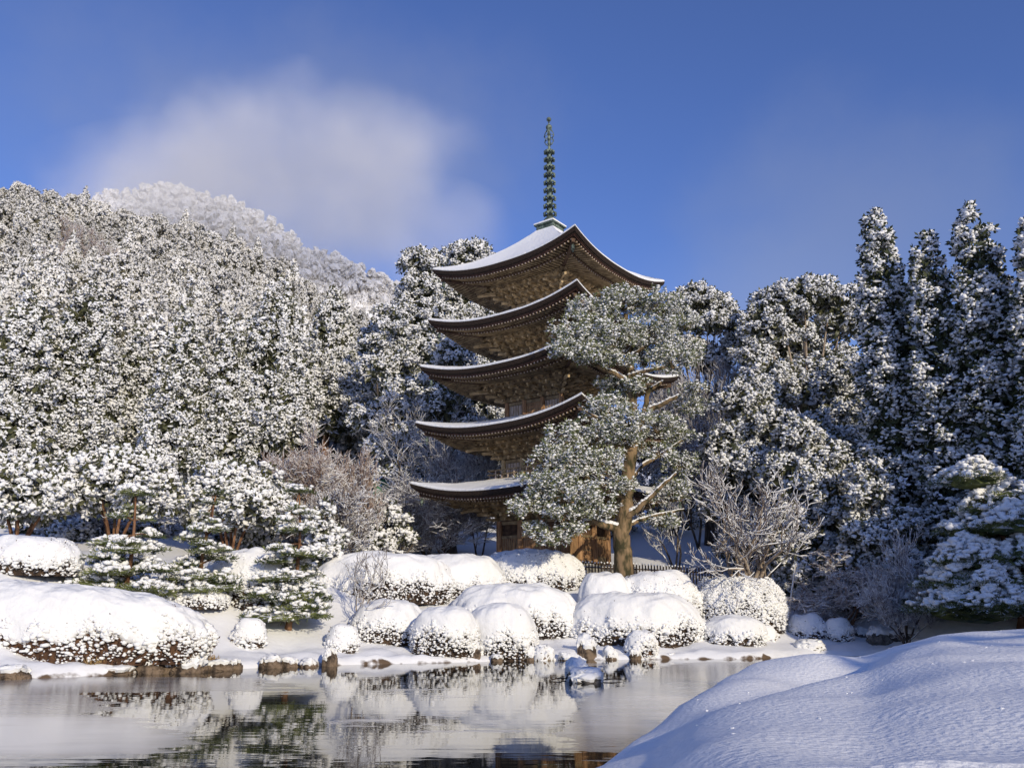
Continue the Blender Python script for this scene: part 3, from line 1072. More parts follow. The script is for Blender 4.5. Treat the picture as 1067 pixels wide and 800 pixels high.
# ---- hillside forest: 6 tree kinds, copied
hill_protos = []
for k in range(6):
    H = [12, 9, 12.5, 8.5, 11, 9.5][k]
    Rr = [2.8, 3.3, 2.6, 3.4, 3.0, 3.1][k]
    t = thing('hill_tree', 'snow covered evergreen crown in the dense forest on the left hillside', 'tree', (0, 0, 0), 0, 'trees of the hillside forest')
    p, rad = trunk_mesh(H * .9, .2, .2, k)
    mb = MB()
    mb.tube(p, rad, 6)
    mb.build('trunk', M['bark_grey'], t)
    mb = MB()
    if k in (0, 2, 4):
        cedar_crown(mb, H, Rr, 230, .1, .55, 17, 10, .16, .4, seed=40 + k, sharp=.8, mf=1)
    else:
        lb = [(0, 0, H * .55, Rr * .85, Rr * .85, H * .34), (Rr * .4, -.3, H * .72, Rr * .55, Rr * .55, H * .25), (-Rr * .45, .2, H * .66, Rr * .55, Rr * .6, H * .24), (0, -.5 * Rr, H * .45, Rr * .6, Rr * .55, H * .28), (.1, .3 * Rr, H * .8, Rr * .45, Rr * .45, H * .2)]
        lobe_crown(mb, lb, 1.0, .55, 17, 10, .16, .4, low=-.6, seed=k * 9)
    mb.build('crown', [M['hill_snow'], M['hill_leaf']], t)
    hill_protos.append(t)
# two leafless kinds
for k in range(2):
    t = thing('bare_hill_tree', 'pinkish grey leafless tree dusted with snow, among the evergreens on the left hillside', 'tree', (0, 0, 0), 0, 'leafless trees of the hillside forest')
    out = []
    random.seed(50 + k)
    grow(out, (0, 0, 0), (0, 0, 1), 3.2, .16, 5, .62, 4, .12, 2, .72, .018)
    bare_parts(t, out, M['bark_grey'], M['twig_red'], rsplit=.06)
    hill_protos.append(t)
spots = []
rr = np.random.default_rng(5)
y = 80.0
while y < 232:
    stp = 5.0 + (y - 80) * .012
    a0, a1 = -.70, -.10
    n = int((a1 - a0) * y / stp)
    for q in range(n):
        a = a0 + (q + rr.uniform(.1, .9)) * (a1 - a0) / n
        yy = y + rr.uniform(-2, 2)
        u_ = 533.5 + a * F
        if y > 150 and a > -.17:
            continue
        spots.append((a * yy, yy))
    y += stp * 1.12
used = set()
for q, (x, yy) in enumerate(spots):
    a = x / yy
    patch = snoise(np.array([[x, yy]]), 26, 77)[0]
    k = int(rr.integers(0, 6))
    if yy > 140 and k in (0, 2, 4) and rr.uniform() < .85:
        k = int(rr.choice([1, 3, 5]))
    if patch > .85 and yy > 120:
        k = 6 + int(rr.integers(0, 2))
    s_ = rr.uniform(.72, 1.08)
    loc = (x, yy, gz(x, yy) - .5)
    rz_ = rr.uniform(0, 6.28)
    sc = (s_, s_, s_ * rr.uniform(1.0, 1.3))
    if k in used:
        dup(hill_protos[k], loc, rz_, sc)
    else:
        used.add(k)
        hill_protos[k].location = loc
        hill_protos[k].rotation_euler = (0, 0, rz_)
        hill_protos[k].scale = sc
print('hill trees', len(spots))

# ---- far forest on the mountain and the far side of the hill (reads as one mass)
mb = MB()
C, S = [], []
yy = 235.0
while yy < 640:
    stp = 4.4 + (yy - 235) * .006
    a = np.arange(-.74, .12, stp / yy)
    a = a + rr.uniform(-.4, .4, len(a)) * stp / yy
    y2 = yy + rr.uniform(-3, 3, len(a))
    C.append(np.stack([a * y2, y2, ground(a * y2, y2)], -1))
    yy += stp * .95
C = np.concatenate(C)
n = len(C)
print('far trees', n)
h = rr.uniform(4.5, 7.5, n)
lumps(mb, C + np.stack([0 * h, 0 * h, h * .45], -1), np.stack([h * .42, h * .42, h * .6], -1), ICO1, m=1, flat=1, smooth=False)
for rep in range(30):
    d = unit(R.normal(size=(n, 3)) + [0, -.5, .6])
    lumps(mb, C + d * np.stack([h * .42, h * .42, h * .58], -1) + np.stack([0 * h, 0 * h, h * .45], -1), rr.uniform(.35, .8, n), OCT, jit=.35, m=0)
mb.build('far_forest', [M['hill_snow'], M['far_leaf']], kind='stuff', label='distant snow covered forest over the misty mountain', category='forest')
# slope scrub between the hill trees
mb = MB()
n = 5200
yy = rr.uniform(62, 230, n) ** 1
a = rr.uniform(-.72, -.1, n)
C = np.stack([a * yy, yy, ground(a * yy, yy) + .15], -1)
clumps(mb, C, np.tile([[0, 0, 1.0]], (n, 1)), .6, 4, 6, .28, .6)
mb.build('undergrowth', [M['snow_tree'], M['hill_leaf']], kind='stuff', label='snow dusted undergrowth between the trees of the left hillside', category='undergrowth')

# ---- tall cedars at the hill foot
def cedar(u, vt, w, d, label, group=None, name='cedar_tree', leaf='cedar', dens=1.0, seed=0, bark='bark_red', z0=.12, **kw):
    p = place_px(u, None, d)
    H = height_to(p, u, vt)
    Rr = wm(w, p, H * .5) / 2
    t = thing(name, label, 'tree', tuple(p - [0, 0, .15]), 0, group)
    pth, rad = trunk_mesh(H * .86, .028 * H * .6 + .08, .12, seed)
    mb = MB()
    mb.tube(pth, rad, 9)
    mb.build('trunk', M[bark], t)
    mb = MB()
    n = int(math.pi * Rr * H * 2.3 * dens)
    cedar_crown(mb, H, Rr, n, z0=z0, seed=seed, **kw)
    mb.build('crown', [M['snow_tree'], M[leaf]], t)
    return t


ck = dict(r=.52, nl=34, nf=24, ls=.102, fs=.29, sharp=.62, dens=.8, core=.5)
cg = 'tall cedars at the foot of the hill'
cedar(18, 300, 120, 62, 'broad snow laden cedar at the left edge, behind the round garden trees', cg, seed=1, **ck)
cedar(84, 292, 112, 66, 'tall full cedar with white clumps rising behind the flat topped garden tree', cg, seed=2, **ck)
cedar(140, 345, 80, 70, 'shorter cedar squeezed between two taller cedars on the left', cg, seed=3, **ck)
cedar(187, 318, 82, 64, 'narrow snow laden cedar beside the bright gap in the cedar row', cg, seed=4, **ck)
cedar(236, 330, 78, 66, 'middle cedar of the row, directly above the round red stemmed tree', cg, seed=5, **ck)
cedar(285, 288, 104, 68, 'tallest cedar of the hill foot row with greenish lower boughs', cg, seed=6, z0=.2, **ck)
cedar(342, 298, 84, 76, 'cedar with a dark bare lower trunk showing above the brown shrub', cg, seed=7, z0=.3, **ck)
cedar(385, 330, 72, 84, 'small cedar at the right end of the hill foot row', cg, seed=8, z0=.2, **ck)

# ---- trees left of and behind the pagoda
def lobe_tree(u, vt, w, d, label, name='evergreen_tree', group=None, seed=0, leaf='broad', bark='bark_grey', lob=None, dens=1.6, zlow=.18, deep=.9, n=9, limbs=5, vbase=None, cat='tree', ers=(.42, .6), **kw):
    p = place_px(u, vbase, d)
    H = height_to(p, u, vt)
    Rr = wm(w, p, H * .6) / 2
    t = thing(name, label, cat, tuple(p - [0, 0, .15]), 0, group)
    rr = np.random.default_rng(seed)
    if lob is None:
        lob = []
        for k in range(n):
            zz = zlow + (1 - zlow) * (k + .5) / n
            env = math.sin(math.pi * min(max((zz - zlow) / (1 - zlow) * .8 + .15, .05), .97)) ** .6
            er = Rr * rr.uniform(*ers) * (1 - .25 * (zz > .8))
            off = max(Rr * env - er, 0)
            aa = k * 2.4 + rr.uniform(-.5, .5)
            lob.append((math.cos(aa) * off, math.sin(aa) * off * deep, zz * H - er * .3 if k < n - 1 else H - er * .62, er, er, er * .62))
    else:
        lob = [(x * Rr, y * Rr, z * H, a * Rr, a * Rr * .9, c * H) for x, y, z, a, c in lob]
    mb = MB()
    pth, rad = trunk_mesh(H * .8, .022 * H + .06, .25, seed)
    mb.tube(pth, rad, 8)
    for q, l in enumerate(lob[:limbs + 4]):
        k = min(int(len(pth) * (l[2] / H) * .6), len(pth) - 2)
        a_ = pth[k]
        b_ = np.array(l[:3])
        m_ = (a_ + b_) / 2 + np.array([0, 0, -.06 * H * .3])
        mb.tube([a_, m_, b_], [rad[k] * .5, rad[k] * .35, .03], 6, m=0)
        mb.tube([a_ + [0, 0, rad[k] * .4], m_ + [0, 0, rad[k] * .28], b_], [rad[k] * .35, rad[k] * .28, .02], 5, m=1)
    mb.build('trunk', [M[bark], M['snow_tree']], t)
    mb = MB()
    lobe_crown(mb, lob, dens, mf=1, seed=seed, **kw)
    mb.build('crown', [M['snow_tree'], M[leaf]], t)
    return t


bk = dict(r=.48, nl=26, nf=22, ls=.098, fs=.27)
bg = 'evergreens beyond the pagoda'
lobe_tree(486, 252, 88, 78, 'tree with a rounded snowy top showing just left of the topmost pagoda roof', seed=21, group=bg, n=16, ers=(.6, .8), zlow=.1, **bk)
lobe_tree(436, 262, 86, 74, 'tall evergreen with a knobbly leaning top between the hill and the pagoda', seed=22, group=bg, n=18, ers=(.55, .8), zlow=.1, **bk)
lobe_tree(402, 318, 80, 68, 'dark evergreen with horizontal snowy boughs at the right edge of the hill', seed=23, group=bg, n=12, zlow=.2, **bk)
lobe_tree(470, 345, 100, 64, 'evergreen whose lit boughs fill the gap between the second and fourth pagoda roofs', seed=24, group=bg, n=12, zlow=.15, **bk)
lobe_tree(415, 395, 78, 62, 'low shaded evergreen left of the middle pagoda roofs', seed=25, group=bg, n=9, **bk)


def bare(u, vt, w, vb, d, label, name='bare_tree', group=None, seed=0, stems=1, lean=(0, 0), depth=5, kids=4, spread=.6, r=None, bark='bark_grey', twig='twig', up=.12, shrink=.7, rsplit=.035, cat='tree', L0=.34, minr=.009, flatk=1.0, wig=.18):
    p = place_px(u, vb, d)
    H = height_to(p, u, vt)
    W = wm(w, p, H * .5)
    t = thing(name, label, cat, tuple(p - [0, 0, .08]), 0, group)
    random.seed(seed)
    out = []
    for k in range(stems):
        an = k / stems * 6.28 + random.uniform(-.4, .4)
        sp_ = .0 if stems == 1 else .45
        grow(out, (0, 0, 0), (lean[0] + sp_ * math.cos(an), lean[1] + sp_ * math.sin(an), 1), H * L0, r or H * .018, depth, spread, kids, up, 3, shrink, minr, wig)
    S = np.array(out)
    zmax = max(np.percentile(S[:, 5], 99.5), .1)
    xm = np.percentile(np.abs(S[:, 3]), 98)
    fz, fx = H / zmax, (W / 2) / max(xm, .1)
    S[:, [2, 5]] *= fz
    S[:, [0, 1, 3, 4]] *= fx
    bare_parts(t, S, M[bark], M[twig], rsplit=rsplit)
    return t


bare(448, 415, 110, None, 60, 'frosted leafless tree in blue shade left of the pagoda roofs', seed=3, depth=5, kids=4, twig='twig_grey', r=.13, stems=2)
bare(500, 432, 60, None, 58.5, 'small frosted tree beside the fourth pagoda roof', seed=4, depth=5, kids=4, twig='twig_grey', r=.07, stems=2)
bare(462, 488, 130, 590, None, 'wide bluish twiggy shrub in the shade beside the pagoda base', 'bare_shrub', seed=5, stems=6, depth=5, kids=4, twig='twig_grey', r=.06, cat='shrub', minr=.012)
bare(415, 500, 90, 590, None, 'grey violet twiggy shrub left of the shaded shrub beside the pagoda', 'bare_shrub', seed=6, stems=6, depth=5, kids=4, twig='twig_grey', r=.05, cat='shrub', minr=.012)
bare(326, 462, 84, None, 50, 'brownish leafless shrub tree above the garden pines, below the cedar trunks', seed=7, stems=4, depth=5, kids=5, twig='twig_red', bark='bark_pale', r=.07, minr=.012)
bare(372, 476, 55, None, 52, 'snow tipped brown shrub at the foot of the shaded trees', 'bare_shrub', seed=8, stems=5, depth=5, kids=4, twig='twig_red', r=.05, cat='shrub', minr=.012)
bare(350, 506, 80, None, 46, 'pale frosted shrub behind the slender bare sapling', 'bare_shrub', seed=9, stems=6, depth=5, kids=4, twig='twig', r=.05, cat='shrub', minr=.014)
bare(127, 530, 130, None, 47, 'low tangle of frosted branches behind the leftmost garden pine', 'bare_shrub', seed=10, stems=6, depth=5, kids=4, twig='twig', r=.05, cat='shrub', minr=.012)
bare(376, 562, 62, 655, None, 'slender white bare sapling standing before the snow covered bushes', 'bare_sapling', seed=12, stems=3, depth=4, kids=3, twig='twig', r=.035, bark='bark_pale', rsplit=.02, up=.3)

# weeping snowy evergreen shrub left of the pagoda
lobe_tree(395, 520, 75, None, 'snow laden evergreen shrub with drooping boughs beside the long bush', 'evergreen_shrub', seed=31, vbase=592, n=7, cat='shrub', zlow=.1, r=.3, nl=9, nf=10, ls=.12, fs=.25, dens=4)
lobe_tree(332, 525, 60, None, 'frosty rounded shrub right of the middle garden pine', 'evergreen_shrub', seed=32, vbase=600, n=6, cat='shrub', zlow=.1, r=.3, nl=9, nf=10, ls=.12, fs=.25, dens=4)

# ---- garden trees on the left with red stems
def garden_tree(u, vt, w, vb, label, seed, flatz=.5, seeds=None):
    p = place_px(u, vb)
    H = height_to(p, u, vt)
    Rr = wm(w, p, H * .6) / 2
    t = thing('garden_tree', label, 'tree', tuple(p - [0, 0, .1]), 0, 'round garden trees on the left slope')
    rr = np.random.default_rng(seed)
    lob = [(0, 0, H * .74, Rr * .72, Rr * .72, H * .23), (0, 0, H * .56, Rr * .6, Rr * .6, H * .2)]
    for k in range(7):
        aa = k / 7 * 6.28 + rr.uniform(-.2, .2)
        lob.append((math.cos(aa) * Rr * .58, math.sin(aa) * Rr * .55, H * rr.uniform(.46, .66), Rr * .42, Rr * .42, H * .2))
    mb = MB()
    for k in range(6):
        aa = k / 6 * 6.28 + rr.uniform(-.3, .3)
        e = np.array([math.cos(aa) * Rr * .5, math.sin(aa) * Rr * .5, H * .62])
        b0 = np.array([math.cos(aa) * .12, math.sin(aa) * .12, 0])
        m_ = b0 * .5 + e * .35 + np.array([0, 0, H * .05])
        mb.tube([b0, m_, e * .8 + [0, 0, H * .02], e + [0, 0, H * .1]], [.085, .065, .045, .02], 7)
    mb.build('trunk', M['bark_red'], t)
    mb = MB()
    lobe_crown(mb, lob, 4.4, r=.3, nl=16, nf=12, ls=.10, fs=.24, low=-.8, core=.5, seed=seed, up=1.0)
    mb.build('crown', [M['snow_tree'], M['broad']], t)


garden_tree(18, 476, 135, 572, 'round snowy tree with red stems cut by the left edge', 41)
garden_tree(118, 464, 130, 574, 'wide flat topped snow covered tree behind the leftmost garden pine', 42)
garden_tree(240, 478, 118, 582, 'domed snow covered tree with red stems behind the two right garden pines', 43)


# ---- clipped garden pines in layers
def layered_pine(u, vt, w, vb, label, seed, pads=None, d=None, leaf='pine', levels=6, trunkr=.11, top=.22, puff=.12, group=None, thick=1.0, snowk=1.0):
    p = place_px(u, vb, d)
    H = height_to(p, u, vt)
    Rr = wm(w, p, H * .4) / 2
    t = thing('garden_pine', label, 'pine', tuple(p - [0, 0, .06]), 0, group)
    rr = np.random.default_rng(seed)
    pth, rad = trunk_mesh(H * .96, trunkr, .12 * Rr, seed, .25)
    mb = MB()
    mb.tube(pth, rad, 9)
    padl = []
    for L in range(levels):
        f = (L + .3) / levels
        zz = H * (.12 + .82 * f)
        ring = Rr * (1 - f) ** .75 * .98 + .12 * Rr
        npad = max(1, int(round(5.5 * (1 - f) + .6)))
        for k in range(npad):
            aa = k / npad * 6.28 + L * 1.1 + rr.uniform(-.5, .5)
            pr = max(ring * rr.uniform(.36, .62), top * Rr)
            off = max(ring - pr * .9, 0) if npad > 1 else 0
            c = np.array([math.cos(aa) * off, math.sin(aa) * off, zz + rr.uniform(-.075, .075) * H * (1 - f * .5)])
            padl.append((c, pr))
            kk = min(int(f * 8) + 1, 8)
            mb.tube([pth[kk] - [0, 0, .1], (pth[kk] + c) / 2 + [0, 0, -.02], c - [0, 0, .06]], [rad[kk] * .55, .03, .02], 6)
    padl.append((np.array([pth[-1][0], pth[-1][1], H * .985 - .1]), Rr * .34))
    mb.build('trunk', M['bark_red'], t)
    mb = MB()
    for c, pr in padl:
        th_ = pr * .3 * thick
        # snow on top
        n = int(pr * pr * 125 * snowk)
        q = np.sqrt(rr.uniform(0, 1, n)) * pr * .92
        b = rr.uniform(0, 6.28, n)
        lobn = 1 + .18 * np.sin(b * 3 + c[0] * 5) + .1 * np.sin(b * 7 + c[1] * 9)
        x, y_ = np.cos(b) * q * lobn, np.sin(b) * q * lobn
        z = th_ * (1 - (q / pr) ** 2) * 1.0 - .22 * q + rr.normal(0, .03, n) + min(.16 * pr, .22) * snoise(np.stack([c[0] + x, c[1] + y_], -1), .38, seed + 3)
        msk = snoise(np.stack([c[0] + x, c[1] + y_, z * 0 + c[2]], -1), .35, seed) > -.15
        lumps(mb, (c + np.stack([x, y_, z + .03], -1))[msk], rr.uniform(.6, 1.3, msk.sum()) * puff, ICO0, flat=.6)
        # needles around and below
        n = int(pr * pr * 760)
        q = np.sqrt(rr.uniform(0.05, 1, n)) * pr
        b = rr.uniform(0, 6.28, n)
        lobn = 1 + .18 * np.sin(b * 3 + c[0] * 5) + .1 * np.sin(b * 7 + c[1] * 9)
        x, y_ = np.cos(b) * q * lobn, np.sin(b) * q * lobn
        z = th_ * (1 - (q / pr) ** 2) * rr.uniform(-.7, .9, n) - .22 * q - .02
        D = np.stack([np.cos(b) * .8, np.sin(b) * .8, rr.uniform(-.1, .9, n)], -1) + R.normal(size=(n, 3)) * .45
        leaves(mb, c + np.stack([x, y_, z], -1), D, rr.uniform(.12, .28, n), .018)
        # dense shaded middle
        bv, bf = ICO2
        mb.add(c + bv * np.array([pr * .72, pr * .72, th_ * .55]) * (1 + .2 * R.uniform(-1, 1, (len(bv), 1))) - [0, 0, th_ * .4], bf, 1)
    mb.build('crown', [M['snow_tree'], M[leaf]], t)
    return t


pg = 'clipped garden pines on the left bank'
layered_pine(128, 507, 104, 626, 'widest garden pine in snowy layers behind the long hedge', 51, group=pg, levels=6)
layered_pine(208, 505, 74, 632, 'narrow garden pine in snowy tiers, middle one of the three', 52, group=pg, levels=7)
layered_pine(300, 502, 86, 657, 'tall garden pine with an open reddish trunk standing on the snowy lawn', 53, group=pg, levels=8)
layered_pine(1040, 486, 215, 672, 'big layered pine with thick shaded snow on its boughs at the right edge', 54, d=39.5, levels=7, trunkr=.22, puff=.15, thick=1.5, top=.3, snowk=1.4)


# ---- the big old pine before the pagoda
def big_pine():
    d0 = 45.5
    base = place_px(650, None, d0)
    print('PINE', base, 'near', at(588, 604), at(722, 602), at(762, 612), at(1016, 672), at(910, 655))
    t = thing('old_pine', 'large old spreading pine with a thick mossy trunk in front of the pagoda', 'pine', tuple(base - [0, 0, .15]))

    def W(u, v, dd=0.0):
        return P(u, v, d0 + dd) - base
    mb = MB()

    def limb(pts, r0, r1, snow=True, n=8):
        A = np.array([W(*q) for q in pts])
        # smooth the path
        tt = np.linspace(0, len(A) - 1, len(A) * 4 - 3)
        B = np.stack([np.interp(tt, range(len(A)), A[:, k]) for k in range(3)], -1)
        B[1:-1] = (B[:-2] + 2 * B[1:-1] + B[2:]) / 4
        B[1:-1] = (B[:-2] + 2 * B[1:-1] + B[2:]) / 4
        rad = np.linspace(r0, r1, len(B))
        B[1:-1] += R.normal(size=B[1:-1].shape) * rad[1:-1, None] * .18
        mb.tube(B, rad, n)
        if snow:
            T = unit(np.gradient(B, axis=0))
            s0 = [k for k in range(len(B)) if abs(T[k][2]) < .8]
            if len(s0) > 2:
                segs = [(*B[k], *B[k + 1], rad[k], rad[k + 1]) for k in range(len(B) - 1) if abs(T[k][2]) < .82]
                segs_mesh(mb, segs, 7, m=1, zoff=.75, rs=.72)
                lumps(mb, B[s0] + np.array([0, 0, 1]) * rad[s0][:, None] * 1.1, rad[s0] * .85, ICO1, jit=.15, m=1, flat=.7)
    limb([(650, 606), (649, 570), (648, 545), (653, 505, -.1), (658, 470, -.1), (661, 440), (659, 400, .2), (653, 360, .3), (652, 325, .3)], .52, .13, False, 14)
    limb([(660, 455), (672, 430, .4), (674, 405, .5), (690, 395, .3)], .2, .08)
    limb([(648, 548), (632, 546, -.6), (618, 538, -.9), (602, 547, -1.2), (585, 556, -1.4), (566, 552, -1.5)], .22, .06)
    limb([(650, 540), (660, 530, -.5), (672, 520, -.7), (690, 503, -.8), (704, 490, -.7)], .2, .06)
    limb([(652, 520), (640, 505, -.8), (622, 500, -1.2), (600, 488, -1.6), (580, 478, -1.8)], .17, .05)
    limb([(655, 500), (668, 482, 1), (690, 470, 1.4), (712, 455, 1.6)], .15, .05)
    limb([(656, 480), (646, 460, -.7), (636, 440, -1), (610, 425, -1.2)], .14, .05)
    limb([(620, 498, -1.2), (605, 512, -1.5), (580, 515, -1.8), (556, 520, -1.8)], .10, .04)
    limb([(658, 398), (640, 386, -.8), (622, 378, -1), (604, 366, -1.4), (590, 362, -1.5)], .15, .05)
    limb([(656, 390), (672, 384, -.6), (692, 380, -.8), (712, 372, -.6)], .14, .05)
    limb([(654, 366), (664, 352, -.5), (676, 342, -.8), (694, 330, -.8)], .13, .05)
    limb([(654, 372), (670, 360, -.7), (686, 350, -.9)], .12, .05)
    limb([(653, 350), (642, 342, -.4), (632, 330, -.6), (618, 322, -.6)], .11, .04)
    limb([(674, 425, .5), (690, 418, 0), (706, 410, -.3)], .16, .09)
    limb([(648, 548), (664, 540, .6), (690, 532, 1), (712, 528, 1.2)], .13, .05)
    mb.build('trunk', [M['bark_pine'], M['snow_tree']], t)
    pads = [  # u, v, half width px, half height px, depth offset
        (650, 312, 40, 17, 0), (615, 322, 30, 18, -.6), (688, 316, 32, 18, .3), (600, 345, 32, 20, -1.2), (640, 345, 32, 18, -1.6), (680, 345, 34, 20, -1.0),
        (714, 335, 16, 14, .4), (722, 365, 13, 13, 1.0), (620, 366, 30, 14, -1.4), (700, 372, 28, 16, -.8), (670, 370, 24, 14, .8), (588, 362, 20, 12, -1.6),
        (722, 402, 15, 8, .5), (640, 396, 22, 8, 1.2),
        (632, 420, 26, 16, -1.0), (655, 436, 30, 18, -1.6), (620, 448, 28, 16, -1.5), (685, 440, 26, 16, .8), (645, 410, 20, 10, 1.4),
        (588, 452, 22, 18, -2.0), (572, 475, 24, 22, -2.0), (600, 480, 30, 22, -2.6), (632, 478, 22, 20, -2.0), (570, 502, 32, 18, -2.2), (604, 510, 34, 16, -2.8),
        (550, 524, 24, 12, -2.0), (622, 528, 24, 12, -2.2), (585, 530, 22, 9, -2.6), (703, 450, 20, 13, 1.8), (710, 482, 20, 14, 1.2), (688, 468, 18, 10, -1.0),
        (700, 510, 26, 16, .8), (720, 420, 20, 14, 1.6), (575, 556, 22, 10, -1.6), (556, 548, 12, 8, -1.5), (598, 548, 14, 7, -2.0), (690, 540, 22, 9, 1.2), (668, 462, 14, 14, 1.4), (652, 452, 22, 10, -1.2), (648, 502, 18, 9, -1.3), (640, 372, 24, 9, -1.2), (664, 398, 16, 8, -.9)]
    mb = MB()
    for k, (u, v, a, b, dd) in enumerate(pads):
        c = W(u, v, dd)
        s_ = (d0 + dd) * 1.06 / F
        e = np.array([a * s_ * .94, a * s_ * .75, b * s_ * .82])
        n = int(e[0] * e[0] * 78 + 18)
        d = unit(R.normal(size=(n, 3)))
        C = c + d * e * R.uniform(.35, 1.05, (n, 1)) * (1 + .16 * snoise(d * 3 + k, 1.0, k))[:, None]
        # each tuft: a spray of needles with small snow pats
        C = C[snoise(C, .55, 300 + k) > -.42]
        d = unit((C - c) / e)
        m_ = len(C)
        nn = 12
        CC = np.repeat(C, nn, 0)
        D = unit(R.normal(size=CC.shape) * .8 + np.array([0, 0, .55]) + np.repeat(d, nn, 0) * .5)
        leaves(mb, CC + D * .04, D, R.uniform(.16, .32, len(CC)), .022)
        ns = 3
        CS = np.repeat(C, ns, 0) + R.normal(size=(m_ * ns, 3)) * .085 + np.array([0, 0, .08])
        lumps(mb, CS, R.uniform(.035, .095, len(CS)), ICO0, jit=.35, flat=.6)
        # fine twigs inside
        cc = np.repeat(c[None], 26, 0) + R.normal(size=(26, 3)) * e * .3
        S = [(*(c - np.array([0, 0, e[2] * .7])), *q, .03, .012) for q in cc]
        segs_mesh(mb, S, 4, m=2)
    mb.build('crown', [M['snow_tree'], M['pine_old'], M['bark_pine']], t)


big_pine()

# ---- right hand side
rg = 'evergreens right of the pagoda'
lobe_tree(738, 295, 84, 68, 'tree with a flat umbrella crown against the sky right of the old pine', seed=61, group=rg, zlow=.5, bark='bark_grey', limbs=8,
          lob=[(-.1, 0, .93, .62, .055), (.45, .1, .91, .5, .05), (.75, 0, .84, .36, .05), (-.6, .1, .85, .4, .055), (.1, -.3, .83, .5, .04), (.85, .1, .76, .34, .045), (-.5, .0, .74, .5, .06), (.2, .2, .7, .5, .06)], dens=2.4, r=.4, nl=25, nf=22, ls=.096, fs=.26)
lobe_tree(846, 290, 128, 64, 'tall rounded evergreen with exposed pale limbs left of the shaded cedars', seed=62, group=rg, bark='bark_pale', limbs=8,
          lob=[(.1, 0, .94, .55, .055), (-.3, .1, .9, .5, .06), (.55, .1, .92, .45, .06), (-.65, 0, .82, .38, .065), (-.8, .1, .72, .3, .06), (-.7, -.1, .62, .34, .06), (.75, .2, .84, .4, .07), (-.15, .5, .8, .6, .08),
               (.5, .5, .68, .6, .1), (-.2, .4, .6, .6, .1), (.2, -.2, .55, .5, .08), (.7, .0, .55, .5, .09)], dens=2.0, r=.45, nl=25, nf=22, ls=.096, fs=.26)
lobe_tree(884, 372, 96, 58, 'evergreen in horizontal snowy tiers at the left foot of the shaded cedars', seed=63, group=rg, n=14, zlow=.12, r=.42, nl=25, nf=22, ls=.096, fs=.26, dens=2.2)
lobe_tree(786, 392, 122, 57, 'broad snowy evergreen behind the pale bare tree', seed=64, group=rg, n=14, zlow=.08, r=.42, nl=25, nf=22, ls=.096, fs=.26, dens=2.2)
lobe_tree(838, 440, 120, 52, 'low dense evergreen with heavy snow clumps below the rounded tree', seed=65, group=rg, n=13, zlow=.08, r=.42, nl=25, nf=22, ls=.096, fs=.26, dens=2.6)
lobe_tree(905, 480, 90, 47, 'half shaded evergreen at the foot of the dark cedars', seed=66, group=rg, n=10, zlow=.08, r=.4, nl=25, nf=22, ls=.096, fs=.26, dens=2.6)
lobe_tree(818, 526, 80, 50, 'low evergreen between the leaning pole and the red tipped shrub', seed=67, group=rg, n=8, zlow=.08, r=.35, nl=8, nf=13, ls=.13, fs=.3, dens=3)
bare(765, 362, 110, None, 70, 'pale frosted leafless tree in the gap beneath the umbrella crown', seed=21, depth=6, kids=4, stems=2, twig='twig_grey', r=.12, minr=.014)
bare(722, 372, 90, None, 66, 'frosted leafless tree behind the right side of the old pine', seed=22, depth=6, kids=4, stems=2, twig='twig', r=.1, minr=.014)
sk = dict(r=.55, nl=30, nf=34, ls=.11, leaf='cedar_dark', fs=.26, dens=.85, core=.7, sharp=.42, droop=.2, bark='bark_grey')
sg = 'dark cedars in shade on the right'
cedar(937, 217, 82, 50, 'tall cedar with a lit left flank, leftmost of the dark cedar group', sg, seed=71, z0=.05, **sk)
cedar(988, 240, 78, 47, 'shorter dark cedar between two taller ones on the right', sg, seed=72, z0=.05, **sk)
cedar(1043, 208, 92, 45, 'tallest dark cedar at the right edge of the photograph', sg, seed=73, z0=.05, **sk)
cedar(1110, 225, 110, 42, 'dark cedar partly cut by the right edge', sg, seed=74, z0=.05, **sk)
lobe_tree(695, 385, 90, 74, 'evergreen mostly hidden behind the right side of the old pine', seed=75, group=rg, n=9, zlow=.1, **bk)
lobe_tree(740, 405, 100, 78, 'evergreen behind the frosted trees between pagoda and umbrella crown', seed=76, group=rg, n=9, zlow=.1, **bk)
lobe_tree(610, 470, 120, 76, 'low evergreen directly behind the pagoda', seed=77, group=rg, n=9, zlow=.1, **bk)
lg = 'frosted shrubs on the left slope'
for k, (u, vt, w, d, lb) in enumerate([(60, 528, 70, 47, 'frosted evergreen shrub between the first and second round garden trees'), (170, 530, 70, 48, 'frosted evergreen shrub between the second and third round garden trees'), (100, 540, 60, 44, 'low frosted shrub just above the widest garden pine'),
                                       (275, 530, 60, 48, 'frosted shrub right of the third round garden tree'), (305, 500, 70, 52, 'snowy shrub below the brownish leafless tree'), (235, 548, 60, 49, 'low snowy shrub behind the stems of the third garden tree'), (-20, 540, 80, 47, 'frosted shrub at the far left behind the red stems'), (30, 545, 60, 50, 'low shrub seen between red stems at the left')]):
    lobe_tree(u, vt, w, d, lb, 'evergreen_shrub', seed=130 + k, group=lg, n=7, cat='shrub', zlow=.1, r=.3, nl=10, nf=10, ls=.10, fs=.22, dens=4.5)
